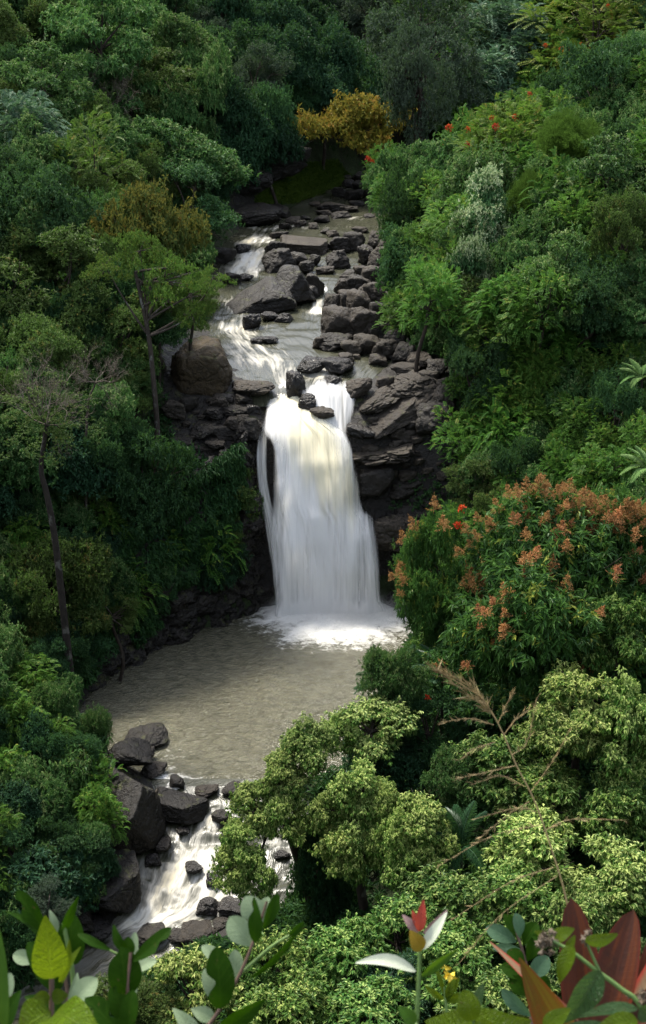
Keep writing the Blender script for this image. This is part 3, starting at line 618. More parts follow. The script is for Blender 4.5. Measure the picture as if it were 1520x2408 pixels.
# ------------------------------------------------------------------ foliage materials
def leaf_mat(name, cols, young=None, yfrac=.0, trans=.32, rough=.55, spec=.16, hv=.25, fresh=True, warm=False):
    """cols: three leaf colours spread over single leaves; young: colour of pale shoots, also painting sunlit highlights on clump tops"""
    if fresh: cols = [(r_ * .88, g_ * 1.04, b_ * .98) for r_, g_, b_ in cols]
    s = NT(name); isl = s.n('NewGeometry', None, 'Random Per Island'); oi = s.n('ObjectInfo', None, 'Random')
    c = s.ramp(isl, [(0., cols[0]), (.5, cols[1]), (1., cols[2])])
    pos = s.n('TexCoord', None, 3)
    pn = s.noise(pos, .55, 3, .55)
    if young is not None:
        k = s.math('FRACT', s.math('MULTIPLY', isl, 37.31))
        thr = s.math('MULTIPLY', s.math('MULTIPLY', s.attr('shoot_sunlit'), 1.7), s.mapr(s.noise(pos, 1.5, 2, .5), .64 - yfrac, .78 - yfrac))
        c = s.mix(s.math('LESS_THAN', k, s.math('MULTIPLY', thr, .5)), c, young)
    c = s.mix(s.mapr(pn, .35, .7, 0, .45), c, tuple(v * .6 for v in cols[1]))
    hs = s.n('HueSaturation', None, 0, Color=c, Hue=s.math('ADD', .5 - .012, s.math('MULTIPLY', oi, .024)), Saturation=1.0,
             Value=s.math('ADD', 1 - hv, s.math('MULTIPLY', s.math('FRACT', s.math('MULTIPLY', oi, 7.77)), hv * 2)))
    p = s.n('BsdfPrincipled', None, 0, Base_Color=hs, Roughness=rough, Specular_IOR_Level=spec)
    tc = s.mix(.5, hs, (.20, .14, .03) if warm else (.085, .19, .03))
    t = s.n('BsdfTranslucent', None, 0, Color=tc)
    return s.out(s.n('MixShader', None, 0, Fac=trans, i1=p, i2=t))
LM = {
 'broad':  leaf_mat('broad_leaves', [(.034, .078, .024), (.060, .120, .034), (.100, .165, .048)], (.20, .26, .10), .16),
 'teal':   leaf_mat('bluegreen_leaves', [(.018, .050, .020), (.032, .074, .027), (.060, .108, .038)], None, 0, .25),
 'silver': leaf_mat('silvery_leaves', [(.045, .085, .055), (.080, .130, .085), (.15, .20, .13)], (.26, .30, .21), .12, .22, .6),
 'olive':  leaf_mat('olive_leaves', [(.045, .065, .016), (.070, .095, .022), (.105, .125, .034)], (.15, .12, .03), .07),
 'pale':   leaf_mat('pale_leaves', [(.050, .120, .020), (.092, .182, .030), (.175, .255, .050)], (.39, .46, .14), .30, .30, .5, .2, fresh=False),
 'pale2':  leaf_mat('pale_green_leaves', [(.032, .090, .016), (.062, .135, .022), (.115, .185, .035)], (.29, .37, .10), .17, .30, .5, .2, fresh=False),
 'fleck':  leaf_mat('flecked_leaves', [(.035, .080, .030), (.060, .115, .042), (.10, .16, .065)], (.38, .42, .24), .30, .25, .5),
 'gold':   leaf_mat('golden_green_leaves', [(.055, .085, .014), (.095, .105, .016), (.13, .115, .02)], (.22, .115, .02), .10, fresh=False, warm=True),
 'rusty': leaf_mat('rusty_tipped_leaves', [(.032, .082, .018), (.055, .108, .022), (.085, .13, .026)], (.18, .12, .028), .06, fresh=False, warm=True),
 'dull': leaf_mat('dull_yellow_leaves', [(.045, .095, .014), (.070, .125, .020), (.11, .15, .026)], (.19, .165, .025), .08, fresh=False),
 'gold2':  leaf_mat('golden_leaves', [(.12, .145, .018), (.19, .175, .022), (.25, .18, .026)], (.30, .16, .03), .14, fresh=False, warm=True),
 'feather':leaf_mat('feathery_needles', [(.050, .085, .012), (.070, .110, .016), (.095, .135, .024)], None, 0, .35, .7, .15),
 'grey':   leaf_mat('grey_leaves', [(.030, .042, .028), (.048, .062, .042), (.080, .095, .068)], None, 0, .2, .6),
 'bright': leaf_mat('bright_leaves', [(.045, .110, .018), (.075, .155, .024), (.12, .20, .035)], (.24, .27, .05), .10, .38),
 'lime':   leaf_mat('yellowgreen_leaves', [(.080, .120, .014), (.120, .160, .018), (.16, .19, .025)], (.26, .20, .03), .1, .38),
 'mango':  leaf_mat('mango_leaves', [(.028, .072, .016), (.052, .115, .022), (.095, .16, .034)], (.24, .26, .04), .09, .28, .45, .3, .1),
 'dark':   leaf_mat('dark_leaves', [(.010, .032, .016), (.018, .048, .022), (.032, .070, .032)], None, 0, .22),
 'ground': leaf_mat('ground_leaves', [(.016, .046, .016), (.032, .076, .022), (.058, .11, .032)], (.12, .15, .03), .06, .3),
}
def bark_mat(name, a, b, c):
    s = NT(name); tc = s.n('TexCoord', None, 3); v = s.n('Mapping', None, 0, Vector=tc, Scale=(1, 1, .5))
    n1 = s.noise(v, 5, 5, .65); n2 = s.noise(v, 2.2, 4, .6)
    col = s.mix(s.mapr(n2, .56, .66), s.ramp(n1, [(.3, a), (.7, b)]), c)
    return s.out(s.n('BsdfPrincipled', None, 0, Base_Color=col, Roughness=.85, Normal=s.n('Bump', None, 0, Strength=.7, Distance=.06, Height=n1), Specular_IOR_Level=.2))
M_BARK = bark_mat('bark_dark', (.018, .014, .011), (.050, .038, .029), (.10, .094, .078))
M_BARKL = bark_mat('bark_lichen', (.030, .024, .020), (.060, .048, .038), (.13, .13, .115))
M_TWIG = bark_mat('bare_twigs', (.055, .045, .035), (.11, .092, .072), (.17, .155, .13))

# ------------------------------------------------------------------ leaves
def leaf_quads(P, A, N, L, W, fold=.25):
    """one folded leaf (two triangles) per row: base P, unit axis A, rough normal N"""
    S = np.cross(A, N); S /= np.linalg.norm(S, axis=1)[:, None] + 1e-9; U = np.cross(S, A)
    L = L[:, None]; W = W[:, None]
    m = P + A * L * .42 - U * L * .0
    tip = P + A * L - U * L * .12
    V = np.stack([P, m + S * W * .5 + U * W * fold, tip, m - S * W * .5 + U * W * fold], 1).reshape(-1, 3)
    b = np.arange(len(P))[:, None] * 4
    F = np.concatenate([b + np.array([[0, 1, 2]]), b + np.array([[0, 2, 3]])], 1).reshape(-1, 3)
    return V, F
def nrm(v): return v / (np.linalg.norm(v, axis=-1, keepdims=True) + 1e-9)
def rosettes(C, out, m, L, W, spread, droop, rng, jit=.12):
    """m leaves round each twig tip C (n,3) with outward direction out"""
    n = len(C); C = np.repeat(C, m, 0); O = np.repeat(out, m, 0)
    a = nrm(rng.normal(size=(n * m, 3)))
    A = nrm(O * (1 - spread) + a * spread + np.array([0, 0, -1.]) * droop)
    l = L * rng.uniform(.65, 1.2, n * m); wd = W * rng.uniform(.75, 1.2, n * m)
    P = C + rng.normal(size=(n * m, 3)) * jit * L
    N = nrm(O + np.array([0, 0, .9]) + rng.normal(size=(n * m, 3)) * .35)
    return leaf_quads(P, A, N, l, wd)
def pinnate(C, out, rng, L, W, pairs, ll, droop=.25):
    """compound leaves: pairs of leaflets along an arching stalk"""
    n = len(C); A0 = nrm(out + rng.normal(size=(n, 3)) * .55); Ps = []; As = []; Ns = []
    S = nrm(np.cross(A0, np.array([0, 0, 1.]) + rng.normal(size=(n, 3)) * .2)); U = np.cross(S, A0)
    for k in range(pairs):
        t = (k + 1) / pairs
        P = C + A0 * L * t + np.array([0, 0, -1.]) * L * droop * t * t
        for sg in (-1, 1):
            Ps.append(P); As.append(nrm(S * sg + A0 * .55 - np.array([0, 0, 1.]) * .22)); Ns.append(U)
    P = np.concatenate(Ps); A = np.concatenate(As); N = np.concatenate(Ns)
    return leaf_quads(P, A, N, ll * rng.uniform(.8, 1.15, len(P)), W * rng.uniform(.8, 1.1, len(P)), .12)

class Proto: pass
def crown_proto(name, kind, seed, nclump=22, cr=.36, flat=.8, tips=150, m=6, L=.30, W=.13, spread=.62, droop=.25, shape='dome', mode='ros', hollow=.5, pairs=5, ll=.12, rag=.42, stray=.14):
    """crown in a unit of radius ~1 scaled by S=4 m; keeps clump centres for the limbs"""
    rng = np.random.default_rng(seed); S = 4.0; cs = []; tries = 0
    while len(cs) < nclump and tries < 4000:
        tries += 1; d = nrm(rng.normal(size=3)); r = rng.uniform(hollow, 1) ** .6
        c = d * r * (1 - cr * .75) * (1 + .75 * float(fbm((d * 1.3 + seed * 1.7)[None], 2, seed)[0]))
        if shape == 'dome' and c[2] < -.45: continue
        if shape == 'umbrella': c[2] = abs(c[2]) * .45 + rng.uniform(-.25, .15)
        if shape == 'column': c[:2] *= .75
        if shape == 'tiers': c[2] = round(c[2] * 2.5) / 2.5 + rng.uniform(-.06, .06); c[:2] *= 1.05 - .35 * max(c[2], 0)
        if shape == 'shrub' and c[2] < -.25: continue
        if all(np.linalg.norm(c - q) > cr * .62 for q in cs): cs.append(c)
    cs = np.array(cs); rad = cr * rng.uniform(.7, 1.25, len(cs))
    C = []; O = []; Yg = []
    for c, r in zip(cs, rad):
        k = int(tips * (r / cr) ** 2); d = nrm(rng.normal(size=(k, 3))); d[:, 2] = np.where(d[:, 2] < -.35, -d[:, 2] * .6, d[:, 2]); d = nrm(d)
        rr = r * (rng.uniform(.45, 1.05, k) ** .45) * (1 + rag * 1.6 * fbm(d * 1.9 + seed + c * 3, 3, seed)); rr = rr * np.where(rng.random(k) < stray, rng.uniform(1.05, 1.4, k), 1)
        p = c + d * rr[:, None] * np.array([1, 1, flat]); p[:, 2] -= .25 * r * (np.hypot(d[:, 0], d[:, 1]) ** 3) * (droop + .3)
        Yg.append(sstep(-.25, .75, d[:, 2]) * sstep(.5, .95, rr / r)); C.append(p); O.append(nrm(d * .75 + nrm(c + np.array([0, 0, .25])) * .25 + np.array([0, 0, .12])))  # paler up-facing outer tips: young growth plus sunlit tops put into the colour
    C = np.concatenate(C) * S; O = np.concatenate(O)
    if mode == 'ros': V, F = rosettes(C, O, m, L, W, spread, droop, rng)
    else: V, F = pinnate(C, O, rng, L, W, pairs, ll, droop)
    Yg = np.concatenate(Yg); yv = np.repeat(Yg, m * 4) if mode == 'ros' else np.repeat(np.tile(Yg, pairs * 2), 4)
    me = mesh_np(name, V, F, False); attr(me, 'shoot_sunlit', yv); me.materials.append(LM[kind])
    pr = Proto(); pr.me = me; pr.cs = cs * S; pr.rad = rad * S; pr.tips = C; pr.out = O; pr.kind = kind; pr.S = S; pr.V = V
    pr.ext = np.percentile(np.abs(C[:, :2]), 97); pr.top = np.percentile(C[:, 2], 98); pr.bot = np.percentile(C[:, 2], 2)
    return pr
PR = {}
def protos(key, n, **k):
    PR[key] = [crown_proto('crown_' + key, seed=hash_(key) + 13 * i, **k) for i in range(n)]
    for p_ in PR[key]: p_.kind_key = key
def hash_(s): return sum(ord(c) * (i + 3) for i, c in enumerate(s)) % 9973
protos('broad', 4, kind='broad', nclump=17, cr=.36, flat=.62, hollow=.72, tips=150, m=7, L=.34, W=.15, spread=.6, droop=.40, rag=.5)
protos('teal', 3, kind='teal', nclump=18, cr=.34, flat=.65, hollow=.7, tips=170, m=6, L=.30, W=.12, spread=.65, droop=.2)
protos('silver', 2, kind='silver', nclump=22, cr=.34, flat=.6, tips=80, L=1.0, W=.13, mode='pin', pairs=7, ll=.28, droop=.5)
protos('twiggy', 2, kind='olive', nclump=22, cr=.18, flat=.6, tips=26, m=5, L=.20, W=.10, spread=.7, droop=.1, rag=.6, stray=.3, hollow=.3)
protos('airy', 2, kind='lime', nclump=16, cr=.24, flat=.5, tips=46, m=5, L=.26, W=.12, spread=.7, droop=.15, shape='umbrella', rag=.6, stray=.25)
protos('olive', 3, kind='olive', nclump=20, cr=.30, flat=.6, hollow=.6, tips=170, m=6, L=.24, W=.10, spread=.8, droop=.1)
protos('gold', 2, kind='gold', nclump=18, cr=.30, flat=.55, tips=130, m=6, L=.26, W=.12, spread=.7, droop=.15, shape='umbrella')
protos('feather', 2, kind='feather', nclump=24, cr=.30, flat=.75, tips=330, m=6, L=.34, W=.03, spread=.45, droop=-.1, shape='umbrella')
protos('grey', 2, kind='grey', nclump=30, cr=.26, tips=150, m=6, L=.20, W=.08, spread=.8, droop=.1, hollow=.2)
protos('bright', 3, kind='bright', nclump=16, cr=.36, flat=.75, tips=78, L=.75, W=.13, mode='pin', pairs=6, ll=.24, droop=.3)
protos('lime', 2, kind='lime', nclump=16, cr=.36, flat=.7, tips=75, L=.7, W=.12, mode='pin', pairs=6, ll=.22, droop=.25)
protos('dark', 2, kind='dark', nclump=18, cr=.36, tips=150, m=6, L=.36, W=.15, spread=.7, droop=.25)
protos('fleck', 2, kind='fleck', nclump=18, cr=.32, tips=190, m=7, L=.26, W=.13, spread=.7, droop=.25)
protos('pale', 5, kind='pale', nclump=12, cr=.34, flat=.62, hollow=.7, tips=125, m=8, L=.46, W=.19, spread=.55, droop=.75, rag=.75, stray=.28)
protos('mango', 3, kind='mango', nclump=22, cr=.31, flat=.8, tips=150, m=11, L=.34, W=.085, spread=.55, droop=.5)
protos('shrub', 3, kind='broad', nclump=14, cr=.45, tips=150, m=7, L=.42, W=.16, spread=.6, droop=.3, shape='shrub')
protos('fern_shrub', 2, kind='bright', nclump=10, cr=.5, flat=.7, tips=60, L=1.3, W=.16, mode='pin', pairs=10, ll=.34, droop=.5, shape='shrub')
protos('dark_shrub', 2, kind='dark', nclump=12, cr=.48, tips=140, m=7, L=.50, W=.20, spread=.6, droop=.35, shape='shrub')

# ------------------------------------------------------------------ trees
def limb_pts(a, b, n, sag, rng):
    t = np.linspace(0, 1, n)[:, None]; mid = (a + b) / 2 + np.array([rng.normal() * .12, rng.normal() * .12, -sag]) * np.linalg.norm(b - a)
    return a * (1 - t) ** 2 + 2 * mid * t * (1 - t) + b * t * t
def add_tree(pr, c, rx, rz, label, cat='tree', name='tree', group=None, bark=None, trunk=True, tw=1.0, base=None, trunk_pts=None, crown_mat=None, rot=None, extra=(), ymid=None):
    """crown centre c (world), horizontal radius rx, half height rz (m)"""
    rng = np.random.default_rng(int(abs(c[0] * 131 + c[1] * 71 + c[2] * 17)) % 99991)
    gx_, gy_ = (base[0], base[1]) if base is not None else (c[0] + rng.normal() * .25 * rx, c[1] + abs(rng.normal()) * .2 * rx)
    gz = float(T(gx_, gy_)[0]) - .05
    if base is not None and len(base) > 2: gz = base[2]
    rt = empty(name, (gx_, gy_, gz), label, cat, group)
    org = np.array([gx_, gy_, gz])
    sx = rx / pr.ext; sz = rz / ((pr.top - pr.bot) / 2); zoff = (pr.top + pr.bot) / 2 * sz
    ang = rng.uniform(0, 6.28) if rot is None else rot
    loc = np.array(c) - org - np.array([0, 0, zoff])
    if trunk:
        mb = MB(); ca, sa = math.cos(ang), math.sin(ang)
        cs = pr.cs * np.array([sx, sx, sz]); cs = np.stack([cs[:, 0] * ca - cs[:, 1] * sa, cs[:, 0] * sa + cs[:, 1] * ca, cs[:, 2]], 1) + loc
        r0 = (.045 * rx + .07) * tw
        fork = loc + np.array([0, 0, (pr.bot - .1 * pr.S) * sz]) if loc[2] > rz * 1.1 else loc * .45
        fork[2] = max(fork[2], .3)
        if trunk_pts is not None: tp = spline(np.array(trunk_pts) - org, 16)
        else: tp = spline([np.zeros(3) - np.array([0, 0, .4]), fork * .5 + rng.normal(size=3) * .05 * np.linalg.norm(fork) * np.array([1, 1, 0]), fork, loc * .5 + fork * .5 + np.array([0, 0, .3 * rz])], 12)
        mb.tube(tp, np.linspace(r0, r0 * .55, len(tp)), 8)
        k = min(len(cs), 14)
        for q in np.argsort(-pr.rad)[:k]:
            s0 = tp[rng.integers(len(tp) * 2 // 3, len(tp))]; pts = limb_pts(s0, cs[q], 7, -.08, rng)
            mb.tube(pts, np.linspace(r0 * .45, r0 * .1, 7), 5)
            for _ in range(3):
                e = cs[q] + nrm(rng.normal(size=3)) * pr.rad[q] * sx * 1.12; mb.tube(limb_pts(pts[4], e, 4, 0, rng), np.linspace(r0 * .14, r0 * .05, 4), 3)
        for (ex, ey, erx, ery, eyy) in extra:
            e = at_y(ex, ey, eyy) - org; mb.tube(limb_pts(tp[9], e, 9, .06, rng), np.linspace(r0 * .5, r0 * .12, 9), 6)
            for _ in range(8):
                q = e + nrm(rng.normal(size=3)) * erx * .6 * eyy / FPX; mb.tube(limb_pts(e, q, 5, 0, rng), np.linspace(r0 * .15, r0 * .04, 5), 4)
        obj('trunk', mb.mesh('trunk'), bark or M_BARK, rt)
    for n_, (ex, ey, erx, ery, eyy) in enumerate(extra):
        e = at_y(ex, ey, eyy); es = proj(e)[0, 2] / FPX; p2 = PR[pr.kind_key][(n_ + 1) % len(PR[pr.kind_key])]
        qx = erx * es / p2.ext; qz = ery * es / .96 / ((p2.top - p2.bot) / 2)
        c2 = obj('crown', p2.me, None, rt, e - org - np.array([0, 0, (p2.top + p2.bot) / 2 * qz]), (qx, qx, qz), (0, 0, rng.uniform(0, 6.28)))
        if crown_mat: c2.material_slots[0].link = 'OBJECT'; c2.material_slots[0].material = crown_mat
    cr = obj('crown', pr.me, None, rt, loc, (sx, sx, sz), (0, 0, ang))
    if crown_mat: cr.material_slots[0].link = 'OBJECT'; cr.material_slots[0].material = crown_mat
    rt['_c'] = [float(v) for v in c]
    return rt
PLACED = []
def tree_px(key, px, py, rx, ry, label, h=6.0, y=None, v=None, **k):
    P = at_y(px, py, y) if y else hit(px, py, h)
    s = proj(P)[0, 2] / FPX
    pr = PR[key][v if v is not None else (int(px * 7 + py * 3) % len(PR[key]))]
    PLACED.append((px, py, rx, ry))
    t = add_tree(pr, P, rx * s, ry * s / .96, label, **k); del t['_c']
    return t
CLEAR = [(545, 545), (680, 478), (780, 470), (800, 430), (860, 420), (890, 480), (890, 560), (905, 640), (915, 720), (950, 800), (1050, 860), (1055, 1000), (1060, 1060), (1040, 1130), (1020, 1200), (985, 1240), (930, 1330), (940, 1440), (985, 1470), (960, 1500), (850, 1560), (810, 1650), (790, 1700), (650, 1750),
         (560, 1880), (505, 2020), (570, 2120), (540, 2230), (230, 2260), (170, 2150), (330, 1990), (255, 1900), (265, 1740), (190, 1700), (210, 1640), (310, 1560), (420, 1500), (560, 1450), (640, 1420), (620, 1200), (600, 1100), (440, 1090), (375, 960), (375, 820), (440, 755), (480, 740), (500, 720), (510, 640)]
Tp = tree_px
# ------------------------------------------------------------------ trees one can tell apart: left slope
Tp('broad', 235, 75, 120, 95, 'tall pale green tree at the top left with drooping layered foliage', 9)
Tp('broad', 425, 120, 95, 70, 'sunlit green tree whose top stands highest on the ridge left of the dark valley', 8)
Tp('broad', 470, 225, 80, 95, 'bright green tree on the outer edge of the left slope above the river', 7)
Tp('olive', 350, 190, 100, 60, 'rounded yellow green tree below the tall drooping tree at the top left', 7)
Tp('broad', 100, 190, 105, 70, 'spreading green tree on the upper far left', 7)
Tp('silver', 60, 300, 80, 60, 'silvery layered tree on the far left edge', 6)
Tp('broad', 420, 365, 120, 70, 'broad green tree overhanging the river bend from the left slope', 6)
Tp('teal', 440, 465, 105, 70, 'lower green tree on the left bank opposite the river bend', 5)
Tp('lime', 225, 400, 90, 100, 'yellow green open tree with a dark forked trunk on the left slope', 7, crown_mat=LM['dull'])
Tp('teal', 90, 480, 110, 80, 'dark bluish tree on the far left of the slope', 6)
Tp('gold', 340, 545, 130, 85, 'orange tinged tree among the green ones on the left slope', 6, crown_mat=LM['rusty'])
Tp('olive', 110, 660, 150, 110, 'large olive green tree filling the middle of the left edge', 6)
Tp('olive', 260, 760, 120, 100, 'olive green tree left of the big brown boulder', 5)
Tp('olive', 90, 840, 110, 80, 'dull olive tree above the bare twigs on the left', 5)
Tp('broad', 235, 895, 85, 80, 'green bushy tree left of the lip of the fall', 4)
Tp('teal', 450, 1170, 90, 90, 'dark bluish tree hanging on the cliff left of the fall', 3, y=91)
Tp('teal', 330, 1120, 100, 90, 'dark green tree at the top of the left cliff', 4)
Tp('olive', 120, 1390, 120, 110, 'yellowish tree standing over the dark left shore of the pool', 6, y=80)
Tp('olive', 60, 1530, 90, 90, 'olive tree behind the leaning dark trunk', 4, y=79)
Tp('olive', 265, 1440, 55, 34, 'small yellow green branch tree reaching over the pool from the left', 5, y=81)
# right slope
Tp('grey', 975, 110, 140, 130, 'grey feathery tall tree at the head of the valley', 14, y=176, base=(at_y(990, 420, 176)[0], 176), tw=1.3)
Tp('gold', 842, 285, 118, 48, 'golden orange tree with flat layered foliage at the head of the valley', 6, y=155, base=(8.0, 163.0), crown_mat=LM['gold2'])
Tp('silver', 1190, 95, 105, 70, 'upper pale bluish tree with drooping sprays on the right ridge', 8)
Tp('silver', 1150, 215, 85, 75, 'lower pale bluish tree with drooping sprays above the river bend', 7)
Tp('lime', 1390, 65, 150, 100, 'yellow green tree in the top right with a few red flowers', 9)
Tp('teal', 1420, 200, 130, 90, 'dark bluish tree on the upper right', 7)
Tp('lime', 1190, 330, 110, 70, 'bright yellow green tree with red blossoms near the river bend', 6)
Tp('bright', 1110, 340, 60, 60, 'bright green young tree near the river bend', 5)
Tp('feather', 1335, 325, 75, 42, 'soft feathery olive tree standing out on the upper right slope', 7)
Tp('feather', 1242, 470, 55, 44, 'smaller soft feathery tree in the middle of the right slope', 6)
Tp('fleck', 1145, 525, 78, 105, 'tree speckled with whitish leaves on the right slope', 6)
Tp('fleck', 1105, 650, 50, 80, 'slim whitish speckled tree below the bigger speckled one', 5)
Tp('teal', 960, 500, 70, 80, 'dark slender tree leaning over the right bank of the river', 6, y=128)
Tp('teal', 960, 610, 75, 60, 'dark drooping tree on the right bank above the rock heap', 4)
Tp('bright', 980, 720, 75, 50, 'bright green bush spreading over the rock heap', 2.5, cat='bush', name='bush')
Tp('broad', 1430, 420, 120, 80, 'sunlit green tree on the right edge of the upper slope', 6)
Tp('olive', 1470, 560, 90, 90, 'olive tree on the right edge of the middle slope', 6)
Tp('bright', 1110, 1040, 75, 60, 'bright green large leaved bush right of the cliff ledges', 2.5, cat='bush', name='bush')
Tp('bright', 1180, 770, 90, 60, 'bright green spreading tree on the middle of the right slope', 4)
Tp('broad', 1330, 660, 110, 90, 'mid green tree in the middle of the right slope', 5)
Tp('teal', 1120, 870, 80, 60, 'dark green bush above the pale lumpy rock', 3, cat='bush', name='bush')
Tp('teal', 1450, 960, 80, 70, 'bluish fine leaved bush on the right edge', 3, cat='bush', name='bush')

# ------------------------------------------------------------------ fillers: forest over the slopes
ZN = {'left': 'on the left slope', 'right': 'on the right slope', 'back': 'at the dark head of the valley', 'near': 'on the near right bank', 'nearleft': 'low on the near left bank'}
DESC = {'broad': 'mid green broadleaf tree', 'teal': 'bluish green tree', 'olive': 'small leaved olive green tree', 'bright': 'bright green tree with compound leaves', 'dark': 'deep green shaded tree', 'silver': 'silvery layered tree', 'lime': 'yellow green tree',
        'grey': 'grey green tree', 'pale': 'pale leaved tree', 'shrub': 'leafy green shrub', 'dark_shrub': 'dark big leaved shrub', 'fern_shrub': 'ferny green shrub', 'fleck': 'white flecked tree'}
MIX = {'left': ['broad', 'broad', 'teal', 'olive', 'olive', 'broad', 'teal'], 'right': ['bright', 'broad', 'teal', 'bright', 'olive', 'broad', 'fern_shrub', 'shrub'],
       'back': ['dark', 'dark', 'teal', 'dark', 'grey', 'teal'], 'near': ['pale', 'pale', 'shrub', 'pale', 'broad'], 'nearleft': ['shrub', 'dark_shrub', 'fern_shrub', 'teal', 'shrub']}  # 'back' favours darker species, putting cloud shadow into the leaf colour
fr = np.random.default_rng(77); PLACED.append((830, 300, 250, 140))
def free(px, py, rx, ry):
    a = np.linspace(0, 2 * np.pi, 14, endpoint=False)
    X = np.r_[px, px + rx * .9 * np.cos(a), px + .5 * rx * np.cos(a)]; Y = np.r_[py, py + ry * .9 * np.sin(a), py + .5 * ry * np.sin(a)]
    if in_poly(X, Y, CLEAR).any(): return False
    for (qx, qy, qrx, qry) in PLACED:
        if abs(px - qx) < .54 * qrx and abs(py - qy) < .54 * qry: return False
    return True
def zone(px, py):
    if py > 1560 and px > 640: return 'near'
    if py > 1560: return 'nearleft'
    if py < 330 and 500 < px < 960 or (py < 450 and 480 < px < 800): return 'back'
    return 'left' if px < 700 else 'right'
st = 80
pts = [(gx0 + fr.uniform(-26, 26) + (st / 2 if (r_ % 2) else 0), gy0 + fr.uniform(-22, 22)) for r_, gy0 in enumerate(np.arange(-60, 2200, st * .72)) for gx0 in np.arange(-60, 1640, st)]
ntree = 0
for px, py in pts:
    zn = zone(px, py); near = zn in ('near', 'nearleft')
    if zn == 'near': continue
    small = (zn == 'nearleft') or (zn == 'left' and py > 1100) or (zn == 'right' and py > 740)
    rr_ = fr.uniform(52, 84) * (.8 if small else 1.05)
    for shrink in (1, .7, .5):
        rx, ry = rr_ * shrink, rr_ * shrink * fr.uniform(.72, .95)
        if free(px, py, rx, ry): break
    else: continue
    if in_poly([px], [py], CLEAR)[0] or in_poly([px], [py], [(325, 880), (420, 920), (420, 1095), (335, 1095)])[0]: continue
    h = fr.uniform(1.2, 2.6) if small else fr.uniform(3.0, 6.0)
    if zn == 'back': h = fr.uniform(4, 8)
    key = MIX[zn][fr.integers(len(MIX[zn]))]
    if zn == 'left' and py > 1050 and fr.random() < .7: key = ['dark_shrub', 'teal', 'fern_shrub', 'dark', 'shrub'][fr.integers(5)]
    if zn == 'right' and py > 800 and fr.random() < .5: key = ['fern_shrub', 'shrub', 'bright'][fr.integers(3)]
    P = hit(px, py, h)
    if P[1] > 235: continue
    if XL(P[1]) - .3 < P[0] < XR(P[1]) + .3 and P[1] < 165: continue
    s = proj(P)[0, 2] / FPX; isbush = 'shrub' in key
    lab = DESC[key] + ' in the forest ' + ZN[zn] if not isbush else DESC[key] + ' in the undergrowth ' + ZN[zn]
    t = add_tree(PR[key][fr.integers(len(PR[key]))], P, rx * s, ry * s, lab, 'bush' if isbush else 'tree', 'bush' if isbush else 'tree', lab.split(' in the ')[0] + 's ' + ZN[zn])
    del t['_c']
    PLACED.append((px, py, rx * .8, ry * .8)); ntree += 1
print('fillers', ntree)
